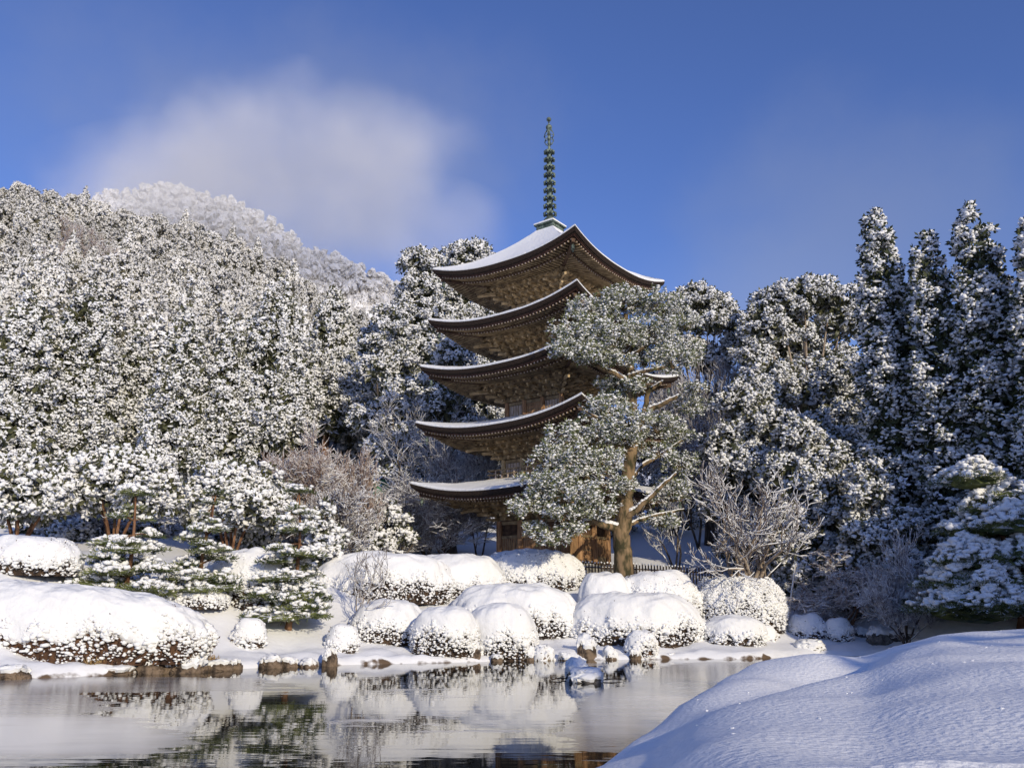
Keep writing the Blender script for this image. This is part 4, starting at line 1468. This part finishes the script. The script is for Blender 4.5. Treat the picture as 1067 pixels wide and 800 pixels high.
# the pale multi stemmed bare tree and the red tipped one
bare(764, 484, 132, 612, 45.5, 'pale multi stemmed leafless tree growing beside the round speckled bush', seed=36, stems=5, depth=5, kids=3, bark='bark_pale', twig='twig', r=.15, spread=.5, rsplit=.03, L0=.42, minr=.017, lean=(-.12, -.1))
bare(705, 500, 90, 606, None, 'dark crooked low bare tree behind the picket fence', seed=32, stems=3, depth=4, kids=3, bark='bark_grey', twig='twig_grey', r=.07, spread=.7, minr=.01)
bare(885, 575, 120, 655, None, 'red tipped bare shrub with snowy horizontal branches right of the leaning pole', 'bare_shrub', seed=33, stems=5, depth=5, kids=4, bark='bark_red', twig='twig_red', r=.06, spread=.75, up=0, cat='shrub', rsplit=.025)
bare(925, 560, 80, None, 42, 'violet grey twiggy shrub in shade beside the big layered pine', 'bare_shrub', seed=34, stems=5, depth=5, kids=4, twig='twig_grey', r=.05, cat='shrub')
lobe_tree(900, 560, 80, None, 'shaded evergreen shrub behind the red tipped bare shrub', 'evergreen_shrub', seed=68, vbase=640, n=7, cat='shrub', zlow=.1, r=.3, nl=8, nf=12, ls=.11, fs=.25, dens=4)

# trees of the same grove, standing outside the picture: they throw the shade seen on its right side
og = 'cedars of the grove outside the picture'
for k, (x, y, H, rad_) in enumerate([(38.5, 38, 25, 3.6), (36, 31, 24, 3.6), (33, 24, 20, 3.2), (30.5, 17, 17, 3.0), (42, 30, 26, 3.8), (35, 13, 18, 3.4), (39, 21, 24, 3.6)]):
    t = thing('cedar_tree', 'snowy cedar of the grove that shades the right bank', 'tree', (x, y, gz(x, y) - .2), 0, og)
    mb = MB()
    mb.tube(*trunk_mesh(H * .95, .3, .2, k), 8)
    mb.build('trunk', M['bark_red'], t)
    mb = MB()
    cedar_crown(mb, H, rad_, 330, z0=.05, r=.75, nl=4, nf=12, ls=.32, fs=.8, seed=90 + k, sharp=.5)
    mb.build('crown', [M['snow_tree'], M['cedar']], t)
BANKTREES = [(13.5, -9, 8.5, 2.1), (6.5, -13.5, 8.5, 2.0), (16.5, -7, 9, 2.6), (19.5, -4, 15, 2.6)]
for k, (x, y, H, rad_) in enumerate(BANKTREES):
    t = thing('bank_tree', 'evergreen on the near bank behind the viewpoint', 'tree', (x, y, gz(x, y) - .2), 0, 'trees on the near bank')
    mb = MB()
    mb.tube(*trunk_mesh(H * .9, .2, .2, k), 8)
    mb.build('trunk', M['bark_grey'], t)
    mb = MB()
    lobe_crown(mb, [(0, 0, H * .5, rad_ * .7, rad_ * .7, H * .2), (.5, .3, H * .72, rad_ * .65, rad_ * .6, H * .16), (-.6, -.2, H * .85, rad_ * .5, rad_ * .5, H * .12), (rad_ * .5, -.6, H * .4, rad_ * .5, rad_ * .5, H * .14), (-rad_ * .5, .4, H * .45, rad_ * .5, rad_ * .5, H * .14)], 1.0, r=.5, nl=4, nf=9, ls=.16, fs=.35, core=0)
    mb.build('crown', [M['snow_tree'], M['broad']], t)


# ------------------------------------------------------------------ clipped bushes under snow
def bush(u0, u1, vt, vb, label, seed, deep=.85, bare_=.32, leaf='azalea', speck=0.0, d=None, group='clipped azalea bushes along the far bank', name='azalea_bush', e=.48, lump2=0.0, cap=True, slope=0.0):
    um = (u0 + u1) / 2
    b = at(um, vb) if d is None else place_px(um, None, d)
    w = (u1 - u0) / F * b[1] * CT * 1.0
    dpt = w * deep / 2
    cy = b[1] + dpt * .85
    cx = b[0] * cy / b[1]
    w = w * cy / b[1] * 1.1
    a_, b_ = w / 2, dpt
    z0 = gz(cx, cy - b_ * .85) - .08
    ztop = P(um, vt, cy - b_ * .4)[2] - .06
    Hh = max(ztop - z0, .35)
    print('bush', seed, np.round([cx, cy, z0, w, Hh], 1))
    t = thing(name, label, 'bush', (cx, cy, z0), 0, group)
    th = np.linspace(0, 2 * math.pi, 97)[:-1]

    def shape(th_, ph, grow_=0.0):
        """ph 0..pi/2 elevation parameter"""
        cw = np.cos(ph) ** e
        sw = np.sin(ph) ** .9
        d = np.stack([np.cos(th_) * cw, np.sin(th_) * cw, sw], -1)
        nz = 1 + .055 * snoise(d * np.array([w, w, 1.5]) + seed, 1.3, seed) + .03 * snoise(d * np.array([w, w, 2]) + seed, .5, seed + 1)
        hump = 1 + lump2 * np.cos(2 * math.pi * d[..., 0] * 1.2)
        x = d[..., 0] * (a_ + grow_) * nz
        y = d[..., 1] * (b_ + grow_) * nz
        z = d[..., 2] * (Hh + grow_) * (1 + .04 * snoise(d * np.array([w, w, .1]) + seed, .9, seed + 2)) * hump + slope * x * d[..., 2]
        # sides tuck in at the foot
        tuck = 1 - .10 * np.clip(1 - ph / .5, 0, 1) ** 2
        return np.stack([x * tuck, y * tuck, z], -1)
    # foliage
    mb = MB()
    ph = np.linspace(0.0, math.pi / 2, 16)
    T, Pp = np.meshgrid(th, ph)
    g = shape(T, Pp, -.10)
    mb.grid(g, 0, smooth=False, wrap=True)
    area = 2 * math.pi * math.sqrt(a_ * b_) * Hh * .8
    phb = (.05 + bare_ * .88)
    lim = lambda t_, q: phb + .2 * snoise(np.stack([np.cos(t_) * w, np.sin(t_) * w, t_ * 0], -1), 1.3, seed + 5) + .12 * snoise(np.stack([np.cos(t_) * w, np.sin(t_) * w, q * 0], -1), .28, seed + 6)
    n = int(area * 420)
    t_ = R.uniform(0, 2 * math.pi, n)
    q = R.uniform(0, 1, n) ** 1.0 * 1.25
    keep = q < lim(t_, q) + .1 + .25 * R.uniform(0, 1, n) ** 4
    if speck:
        keep |= (R.uniform(0, 1, n) < speck)
    keep |= (snoise(np.stack([np.cos(t_) * w, np.sin(t_) * w, q * 3], -1), .35, seed + 12) > .85) & (q < 1.15) & (R.uniform(0, 1, n) < .5)
    t_, q = t_[keep], q[keep]
    Cc = shape(t_, q, R.uniform(-.06, .05, len(t_)) if False else 0.0)
    outw = unit(Cc / np.array([a_, b_, Hh]) ** 2 + 1e-6)
    leaves(mb, Cc + outw * R.uniform(-.1, .03, (len(Cc), 1)), outw + R.normal(size=Cc.shape) * .8 + [0, 0, .3], R.uniform(.06, .15, len(Cc)), .026, m=0)
    n = int(area * (340 + 260 * speck))
    t_ = R.uniform(0, 2 * math.pi, n)
    q = R.uniform(0, 1, n) ** .65 * 1.2
    keep = (q < lim(t_, q) + .2) | (R.uniform(0, 1, n) < speck * 1.6)
    t_, q = t_[keep], q[keep]
    Cc = shape(t_, q)
    outw = unit(Cc / np.array([a_, b_, Hh]) ** 2 + 1e-6)
    near_ = np.clip(1 - np.abs(lim(t_, q) + .04 - q) / .22, 0, 1)
    lumps(mb, Cc + outw * R.uniform(-.04, .05, (len(Cc), 1)), R.uniform(.03, .08, len(Cc)) * (1 + .7 * near_), ICO0, jit=.35, m=1, flat=.7)
    mb.build('foliage', [M[leaf], M['snow_tree']], t)
    # snow cap
    if cap:
        mb = MB()
        nr = 26
        lo = lim(th, 0 * th + .5)
        lo = np.clip(lo, .1, 1.25)
        if speck > .5:
            lo = np.clip(lo + .35, 0, 1.3)
        Pp = lo[None] + (math.pi / 2 - lo[None]) * np.linspace(0, 1, nr)[:, None] ** 1.25
        T = np.broadcast_to(th, Pp.shape)
        gr = .075 * np.clip(np.linspace(0, 1, nr) / .10, 0, 1) ** .5 - .10 * (np.linspace(0, 1, nr) == 0)
        g = shape(T, Pp, 0.0)
        g2 = shape(T, Pp, 1.0)
        g = g + (g2 - g) * gr[:, None, None]
        g[..., 2] += .07 * snoise(g, .6, seed + 8) + .018 * snoise(g, .16, seed + 9)
        mb.grid(g, 0, wrap=True)
        mb.build('snow_cap', M['snow'], t)
    return t


bush(-25, 76, 558, 611, 'big dome bush at the left edge with a smooth white top', 101, bare_=.22, speck=.12)
bush(-60, 203, 611, 690, 'long low hedge along the left bank with rusty brown twigs below its snow', 102, deep=.34, bare_=.36, leaf='azalea_red', e=.45, slope=-.09)
bush(212, 312, 573, 640, 'bush with a pine shadow on its snow, between the two right garden pines', 103, bare_=.42, speck=.15)
bush(330, 466, 576, 630, 'long bush behind the bare sapling, its right end sloping down', 104, bare_=.3, deep=.6)
bush(425, 522, 577, 626, 'smooth white dome bush left of its speckled twin below the pagoda', 105, bare_=.2)
bush(500, 606, 573, 617, 'dome bush with a densely speckled right side right under the pagoda', 106, bare_=.36, speck=.22)
bush(472, 601, 609, 668, 'large smooth sloping mound bush in the middle of the bank', 107, bare_=.28, deep=.7)
bush(368, 441, 625, 672, 'small round bush beside the foot of the bare sapling', 108, bare_=.42)
bush(430, 496, 633, 684, 'round bush with icy twigs reaching down to the pond, left of the stone post', 109, bare_=.44)
bush(487, 556, 630, 688, 'round bush by the water right of the stone post', 110, bare_=.3)
bush(600, 652, 596, 622, 'small smooth bush peeking out behind the big wide one', 112, bare_=.15, d=42.6)
bush(636, 721, 595, 630, 'low speckled bush just right of the old pine trunk', 113, bare_=.55, speck=.45, d=43)
bush(596, 728, 618, 674, 'biggest wide bush right of centre with thick snow on its back', 111, bare_=.3, deep=.65)
bush(724, 816, 598, 656, 'round bush entirely speckled with snow beneath the pale bare tree', 114, bare_=.5, speck=.75, cap=False)
bush(734, 796, 642, 673, 'low flat bush on the open snow of the right bank', 115, bare_=.34)
bush(788, 807, 652, 668, 'tiny smooth snow mound touching the low flat bush', 116, bare_=.1)
bush(824, 860, 640, 668, 'small ball bush right of the foot of the leaning pole', 117, bare_=.36, speck=.1)
bush(862, 888, 644, 670, 'smallest ball bush of the right bank, beside the red tipped shrub', 118, bare_=.4, speck=.3)
bush(243, 274, 645, 676, 'little snowy ball bush on the shore left of the tall garden pine', 119, bare_=.3, speck=.4)
bush(342, 371, 650, 680, 'little snowy ball bush over a brown rock right of the tall garden pine', 120, bare_=.3, speck=.4)
bush(654, 684, 657, 686, 'upright little bush at the water in front of the biggest bush', 121, bare_=.45, speck=.5, leaf='azalea_red')
bush(150, 232, 610, 640, 'speckled bush half hidden behind the right end of the long hedge', 123, bare_=.5, speck=.5)

# crumbs of fallen snow lying on the near bank
mb = MB()
n = 420
x, y = R.uniform(.6, 9, n), R.uniform(3, 9, n)
k_ = (snoise(np.stack([x, y], -1), 1.2, 91) > .1) & (x / y > .14)
x, y = x[k_], y[k_]
lumps(mb, np.stack([x, y, bank(x, y) - .002], -1), R.uniform(.003, .011, len(x)), ICO1, jit=.3, flat=.7)
mb.build('snow_crumbs', M['snow_bank'], kind='stuff', label='small crumbs of fallen snow on the near snow bank', category='snow')

# dry grass at the hedge foot
mb = MB()
n = 2600
uu = R.uniform(-20, 220, n)
pts = []
for k in range(n):
    x = (uu[k] - 533.5) / F * 27.5
    y_ = shore(np.array([x]))[0] + R.uniform(.5, .95)
    pts.append((x, y_, gz(x, y_)))
pts = np.array(pts)
keep = snoise(pts[:, :2], 1.5, 61) > -.1
pts = pts[keep]
leaves(mb, pts, R.normal(size=pts.shape) * .5 + [0, 0, 1], R.uniform(.1, .32, len(pts)), .012, m=0)
mb.build('dry_grass', M['grass_dry'], kind='stuff', label='dry brown grass at the foot of the long hedge', category='grass')


# ------------------------------------------------------------------ rocks
def rock(u, vb, wpx, hpx, label, seed, mt='rock', snow=.35, name='shore_rock', dd=0.0, pt=None, deep=.8, group='rocks along the waterline'):
    p = G(u, vb) if pt is None else pt
    s_ = p[1] * CT / F
    w, h = wpx * s_ / 2, hpx * s_
    t = thing(name, label, 'rock', (p[0], p[1] + w * .5 + dd, p[2] - .05), 0, group)
    bv, bf = ICO3
    nz = 1 + .22 * snoise(bv * 1.3 + seed, 1, seed) + .08 * snoise(bv * 4 + seed, 1, seed + 1)
    V = bv * nz[:, None]
    V = np.sign(V) * np.abs(V) ** .75
    V += .05 * R.normal(size=V.shape)
    V = V * np.array([w, w * deep, h * .95])
    mb = MB()
    mb.add(V, bf, 0, False)
    mb.build('stone', M[mt], t)
    if snow > 0:
        zz = V[:, 2] / (h * .95)
        up = V * np.array([1.06, 1.06, 1.0]) + np.array([0, 0, 1]) * (h * .13 + .05)
        th_ = 1 - snow * 1.5 + .25 * snoise(bv * 2.4 + seed, 1, seed + 3)
        ok = zz > th_
        fk = ok[bf].all(1)
        if fk.any():
            used_, inv = np.unique(bf[fk], return_inverse=True)
            f2 = inv.reshape(-1, 3)
            # skirt down to the stone
            from collections import Counter
            ed = Counter()
            for f_ in f2:
                for a, b in ((f_[0], f_[1]), (f_[1], f_[2]), (f_[2], f_[0])):
                    ed[(a, b)] += 1
            bd = [(a, b) for (a, b) in ed if (b, a) not in ed]
            n = len(used_)
            VV = np.vstack([up[used_], V[used_] * .97])
            mb = MB()
            mb.add(VV, f2, 0, True)
            mb.add(VV, np.array([[b, a, a + n, b + n] for a, b in bd]), 0, True)
            mb.build('snow_cap', M['snow'], t)
    return t


RK = [(7, 708, 34, 14, 'dark rock at the left end of the waterline', .3), (25, 697, 18, 6, 'small rock bedded in shore snow near the left edge', .2),
      (60, 703, 30, 10, 'snow buried rock left of the low brown slab', .75), (112, 703, 44, 9, 'long low brown slab at the water under the hedge', .35), (153, 702, 28, 13, 'rounded bare brown rock right of the low slab', .12),
      (192, 701, 36, 16, 'bigger peaked brown rock at the water with snow on its back', .35), (172, 701, 16, 9, 'small rock wedged left of the peaked rock', .2), (226, 699, 26, 11, 'brown rock below the right end of the hedge', .25),
      (243, 697, 14, 9, 'small stone right of the rock below the hedge end', .2), (262, 687, 22, 17, 'upright reddish rock under the left little ball bush', .2), (281, 696, 22, 12, 'square light brown rock at the water', .25),
      (300, 695, 18, 9, 'reddish notched rock below the tall garden pine', .3), (343, 694, 15, 17, 'standing brown rock under the right little ball bush', .25), (320, 695, 18, 8, 'flat stone left of the standing brown rock', .4),
      (465, 689, 12, 10, 'small dark stone left of the stone post', .3), (493, 689, 15, 20, 'dark stone post like rock between the two waterside bushes', .2), (518, 689, 12, 7, 'small stone under the waterside bush', .3),
      (565, 688, 22, 15, 'snow capped rounded rock at the middle of the shore', .8), (612, 687, 19, 21, 'brown square rock with a snow cap in front of the biggest bush', .35), (552, 688, 12, 14, 'small upright rock right of the waterside bush', .6),
      (636, 687, 15, 12, 'small snow capped rock right of the brown square rock', .7), (590, 688, 14, 8, 'low stone left of the brown square rock', .6), (700, 686, 10, 5, 'tiny stone at the open snowy shore', .3), (662, 687, 12, 10, 'dark stone beneath the upright little bush', .3)]
for k, (u, v, w, h, lb, sn) in enumerate(RK):
    rock(u, v, w, h, lb, 200 + k, snow=sn)
for k, (u, v, w, h, lb, sn) in enumerate([(921, 672, 26, 17, 'grey block rock just above the crest of the near snow bank', .35), (876, 664, 18, 10, 'grey rock beside the smallest ball bush', .5), (946, 664, 34, 8, 'flat grey rock in shade under the layered pine', .5),
                                          (847, 676, 30, 8, 'low snow buried rock on the open snow of the right bank', .9), (900, 664, 16, 9, 'dark small rock left of the grey block rock', .4), (806, 664, 14, 5, 'small stone behind the leaning pole', .5)]):
    rock(u, v, w, h, lb, 240 + k, mt='rock_grey', pt=at(u, v), snow=sn, group='grey rocks of the right bank')
# snow covered rock standing in the pond
rp = G(611, 711)
t = rock(611, 711, 34, 13, 'pair of snow covered boulders standing in the pond', 260, mt='rock_grey', snow=.62, name='pond_rock', group=None, deep=1.0)
rock(602, 706, 24, 17, 'taller snow covered boulder behind its neighbour in the pond', 261, mt='rock_grey', snow=.7, name='pond_rock', group=None, deep=1.0)
t['label'] = 'low broad snow covered boulder in front, standing in the pond'
# sticks frozen in the pond
for k, (u0, v0, u1, v1, lb) in enumerate([(572, 709, 596, 707.5, 'thin branch frozen in the pond left of the boulders'), (622, 709.5, 652, 709, 'thin dark stick frozen in the pond right of the boulders')]):
    mb = MB()
    a, b = G(u0, v0), G(u1, v1)
    mb.tube([a + [0, 0, .02], (a + b) / 2 + [0, .05, .06], b + [0, 0, .02]], [.015, .02, .008], 6)
    o = mb.build('branch', M['bark_grey'])
    o['label'] = lb
    o['category'] = 'stick'

# ------------------------------------------------------------------ fence, pole, hut
def fence(p0, p1, label, group, h=1.25):
    p0, p1 = np.array(p0, float), np.array(p1, float)
    L = np.linalg.norm(p1[:2] - p0[:2])
    t = thing('picket_fence', label, 'fence', tuple(p0), math.atan2(p1[1] - p0[1], p1[0] - p0[0]), group)
    dz = (p1[2] - p0[2]) / L
    mb, ms = MB(), MB()
    n = int(L / .16)
    for q in range(n + 1):
        x = q * L / n
        hh = h * (1 + .02 * math.sin(q * 2.3))
        mb.box((x, 0, dz * x + hh / 2), (.07, .035, hh))
        lumps(ms, np.array([[x, 0, dz * x + hh + .02]]), np.array([[.055, .04, .05]]), ICO1, jit=.15, flat=1)
    mb.build('pickets', M['fence'], t)
    mb = MB()
    for zz in (.25, 1.0):
        mb.beam((0, .04, zz), (L, .04, dz * L + zz), .05, .07)
        ms.beam((0, .045, zz + .05), (L, .045, dz * L + zz + .05), .06, .03)
    mb.build('rail', M['fence'], t)
    ms.build('snow_cap', M['snow'], t)
    for q in range(int(L / 2) + 1):
        mb = MB()
        x = q * L / int(L / 2)
        mb.box((x, .09, dz * x + .5), (.1, .1, 1.35))
        mb.build('post', M['fence'], t)


fa, fb, fc = [place_px(u, None, d) for u, d in ((586, 48.2), (642, 48.0), (745, 48.4))]
fence(fa, fb, 'dark picket fence with snow tipped pickets before the pagoda, left of the old pine', 'picket fences around the pagoda')
fence(fb + [.25, 0, 0], fc, 'dark picket fence right of the old pine trunk', 'picket fences around the pagoda')
pa = at(820, 657)
pb = P(829, 588, pa[1] + .2)
mb = MB()
t = thing('leaning_pole', 'pale leaning bamboo pole propped in front of the evergreens', 'pole', tuple(pa))
mb.tube([(0, 0, -.1), tuple((pb - pa) * .5), tuple(pb - pa)], [.045, .04, .035], 8)
mb.build('pole', M['bamboo'], t)
mb = MB()
mb.tube([(-.03, -.01, 0), tuple((pb - pa) * .5 + [-.035, -.01, 0]), tuple(pb - pa + [-.03, -.01, 0])], [.03, .03, .025], 6)
mb.build('snow_strip', M['snow'], t)
# small green hut half hidden left of the pagoda
hp = place_px(401, None, 60)
hz = P(401, 499, 60)[2]
t = thing('hut', 'small green gabled hut roofed with snow, half hidden by twigs left of the pagoda', 'hut', (hp[0], hp[1], hp[2]), .2)
Hh = hz - hp[2]
mb = MB()
mb.box((0, 0, (Hh - .5) / 2), (1.3, 1.2, Hh - .5))
mb.add([[-.65, -.6, Hh - .5], [.65, -.6, Hh - .5], [0, -.6, Hh], [-.65, .6, Hh - .5], [.65, .6, Hh - .5], [0, .6, Hh]], [[0, 1, 2], [3, 5, 4]])
mb.build('wall', M['green'], t)
mb = MB()
for s_ in (-1, 1):
    mb.beam((s_ * .85, 0, Hh - .6), (0, 0, Hh + .07), 1.5, .05)
mb.build('roof', M['wood_dark'], t)
mb = MB()
for s_ in (-1, 1):
    mb.beam((s_ * .87, 0, Hh - .52), (0, 0, Hh + .16), 1.54, .1)
mb.build('snow_cap', M['snow'], t)

# ------------------------------------------------------------------ mist cloud lying on the mountain
def mist(name, u, v, d, rx, ry, rz_, dens, label, seed, nscale=.014):
    c = P(u, v, d)
    mb = MB()
    bv, bf = ICO3
    mb.add(bv * np.array([rx, ry, rz_]) * 1.02, bf, 0, True)
    m = bpy.data.materials.new(name)
    m.use_nodes = True
    nt = m.node_tree
    for n_ in list(nt.nodes):
        if n_.type == 'BSDF_PRINCIPLED':
            nt.nodes.remove(n_)
    pv = nt.nodes.new('ShaderNodeVolumePrincipled')
    pv.inputs['Color'].default_value = (.93, .92, .92, 1)
    pv.inputs['Anisotropy'].default_value = -.3
    tc = nt.nodes.new('ShaderNodeTexCoord')
    ma = nt.nodes.new('ShaderNodeVectorMath')
    ma.operation = 'MULTIPLY'
    ma.inputs[1].default_value = (1 / rx, 1 / ry, 1 / rz_)
    nt.links.new(tc.outputs['Object'], ma.inputs[0])
    ln = nt.nodes.new('ShaderNodeVectorMath')
    ln.operation = 'LENGTH'
    nt.links.new(ma.outputs[0], ln.inputs[0])
    nz = nt.nodes.new('ShaderNodeTexNoise')
    nz.inputs['Scale'].default_value = nscale
    nz.inputs['Detail'].default_value = 4
    of = nt.nodes.new('ShaderNodeVectorMath')
    of.operation = 'ADD'
    of.inputs[1].default_value = (seed * 31, 0, 0)
    nt.links.new(tc.outputs['Object'], of.inputs[0])
    nt.links.new(of.outputs[0], nz.inputs['Vector'])
    # (1 - length) + (noise - .5) * 1.1
    a_ = nt.nodes.new('ShaderNodeMath')
    a_.operation = 'MULTIPLY_ADD'
    a_.inputs[1].default_value = 2.2
    a_.inputs[2].default_value = -1.15
    nt.links.new(nz.outputs[0], a_.inputs[0])
    b_ = nt.nodes.new('ShaderNodeMath')
    b_.operation = 'SUBTRACT'
    nt.links.new(a_.outputs[0], b_.inputs[0])
    nt.links.new(ln.outputs['Value'], b_.inputs[1])
    mr = nt.nodes.new('ShaderNodeMapRange')
    mr.interpolation_type = 'SMOOTHSTEP'
    mr.inputs['From Min'].default_value = -.95
    mr.inputs['From Max'].default_value = .1
    mr.inputs['To Max'].default_value = dens
    nt.links.new(b_.outputs[0], mr.inputs['Value'])
    nt.links.new(mr.outputs[0], pv.inputs['Density'])
    nt.links.new(pv.outputs[0], nt.nodes['Material Output'].inputs['Volume'])
    o = mb.build(name, m, kind='stuff', label=label, category='cloud')
    o.location = tuple(c)
    return o


mist('mist_cloud', 262, 190, 440, 150, 60, 72, .021, 'pale wispy cloud clinging to the mountain top', 1)
mist('mist_cloud', 185, 200, 400, 85, 40, 36, .009, 'thin veil of mist in front of the snowy mountain peak', 4)
mist('mist_cloud', 405, 250, 470, 85, 45, 40, .009, 'thin tail of mist trailing right from the mountain cloud', 2)

# ------------------------------------------------------------------ light, sky, camera
AZ, EL = 28.0, 19.0
sun = bpy.data.lights.new('sun', 'SUN')
sun.energy = 3.6
sun.angle = math.radians(.5)
sun.color = (1, .88, .65)
so = bpy.data.objects.new('sun', sun)
link(so)
# vector towards the sun
sv = (math.sin(math.radians(AZ)) * math.cos(math.radians(EL)), -math.cos(math.radians(AZ)) * math.cos(math.radians(EL)), math.sin(math.radians(EL)))
from mathutils import Vector
so.rotation_euler = Vector(sv).to_track_quat('Z', 'Y').to_euler()
so.location = (20, -40, 40)

w = bpy.data.worlds.new('World')
scene.world = w
w.use_nodes = True
nt = w.node_tree
bg = nt.nodes['Background']
sky = nt.nodes.new('ShaderNodeTexSky')
sky.sky_type = 'NISHITA'
sky.sun_disc = False
sky.sun_elevation = math.radians(EL)
sky.sun_rotation = math.radians(180 - AZ)
sky.air_density = 1.0
sky.dust_density = .3
sky.ozone_density = 3.0
tint = nt.nodes.new('ShaderNodeMix')
tint.data_type = 'RGBA'
tint.blend_type = 'MULTIPLY'
tint.inputs['Factor'].default_value = 1
tint.inputs[7].default_value = (.87, .93, 1.40, 1)
nt.links.new(sky.outputs[0], tint.inputs[6])
tc = nt.nodes.new('ShaderNodeTexCoord')


def dirpx(u, v):
    p = P(u, v, 1.0) - np.array([0, 0, EYE])
    return tuple(p / np.linalg.norm(p))


def cloud(prev, u, v, radius, sx, amount, colr, seed, soft=.55, scale=4.0):
    """a wispy cloud in the direction of a photo pixel, mixed over the sky"""
    sub = nt.nodes.new('ShaderNodeVectorMath')
    sub.operation = 'SUBTRACT'
    sub.inputs[1].default_value = dirpx(u, v)
    nt.links.new(tc.outputs['Generated'], sub.inputs[0])
    mp = nt.nodes.new('ShaderNodeMapping')
    mp.inputs['Scale'].default_value = (1 / (radius * sx), 1 / (radius * sx), 1 / radius)
    mp.inputs['Rotation'].default_value = (0, 0, 0)
    nt.links.new(sub.outputs[0], mp.inputs[0])
    nz = nt.nodes.new('ShaderNodeTexNoise')
    nz.inputs['Scale'].default_value = scale
    nz.inputs['Detail'].default_value = 7
    nz.inputs['Roughness'].default_value = .55
    ofs = nt.nodes.new('ShaderNodeVectorMath')
    ofs.operation = 'ADD'
    ofs.inputs[1].default_value = (seed, seed * 1.7, 0)
    nt.links.new(tc.outputs['Generated'], ofs.inputs[0])
    nt.links.new(ofs.outputs[0], nz.inputs['Vector'])
    ln = nt.nodes.new('ShaderNodeVectorMath')
    ln.operation = 'LENGTH'
    nt.links.new(mp.outputs[0], ln.inputs[0])
    ma = nt.nodes.new('ShaderNodeMath')
    ma.operation = 'MULTIPLY_ADD'
    ma.inputs[1].default_value = -1.5
    nt.links.new(nz.outputs[0], ma.inputs[0])
    nt.links.new(ln.outputs['Value'], ma.inputs[2])
    mr = nt.nodes.new('ShaderNodeMapRange')
    mr.interpolation_type = 'SMOOTHSTEP'
    mr.inputs['From Min'].default_value = .35
    mr.inputs['From Max'].default_value = .35 - soft * 2
    mr.inputs['To Min'].default_value = 0
    mr.inputs['To Max'].default_value = amount
    nt.links.new(ma.outputs[0], mr.inputs['Value'])
    mx = nt.nodes.new('ShaderNodeMix')
    mx.data_type = 'RGBA'
    nt.links.new(mr.outputs[0], mx.inputs['Factor'])
    nt.links.new(prev, mx.inputs[6])
    mx.inputs[7].default_value = (*colr, 1)
    return mx.outputs[2]


SK = .115
c = tint.outputs[2]
c = cloud(c, 300, 190, .20, 1.5, .45, (2.6, 2.9, 4.0), 3.1)
c = cloud(c, 930, 240, .15, 1.6, .4, (2.4, 2.8, 4.0), 1.3)
c = cloud(c, 780, 330, .10, 1.6, .4, (2.6, 3.1, 4.6), 5.3)
nt.links.new(c, bg.inputs['Color'])
bg.inputs['Strength'].default_value = SK

cam = bpy.data.cameras.new('camera')
co = bpy.data.objects.new('camera', cam)
link(co)
co.location = (0, 0, EYE)
co.rotation_euler = (math.pi / 2 + TH, 0, 0)
cam.sensor_width = 36
cam.lens = F / 1067 * 36
cam.clip_end = 9000
cam.clip_start = .05
print('GZ', [(u, v, at(u, v).round(1)) for u, v in [(650, 603), (298, 655), (240, 582), (118, 574), (18, 572), (462, 590), (765, 612)]])
scene.camera = co
scene.view_settings.view_transform = 'Standard'
scene.view_settings.look = 'None'
scene.view_settings.exposure = 0.0
scene.view_settings.gamma = 1
scene.cycles.max_bounces = 6
scene.cycles.diffuse_bounces = 3
scene.cycles.glossy_bounces = 3
scene.cycles.volume_bounces = 1
scene.cycles.volume_step_rate = 2.0
scene.cycles.use_denoising = True
print('tris', sum(len(o.data.polygons) for o in bpy.data.objects if o.type == 'MESH'), 'objs', len(bpy.data.objects))
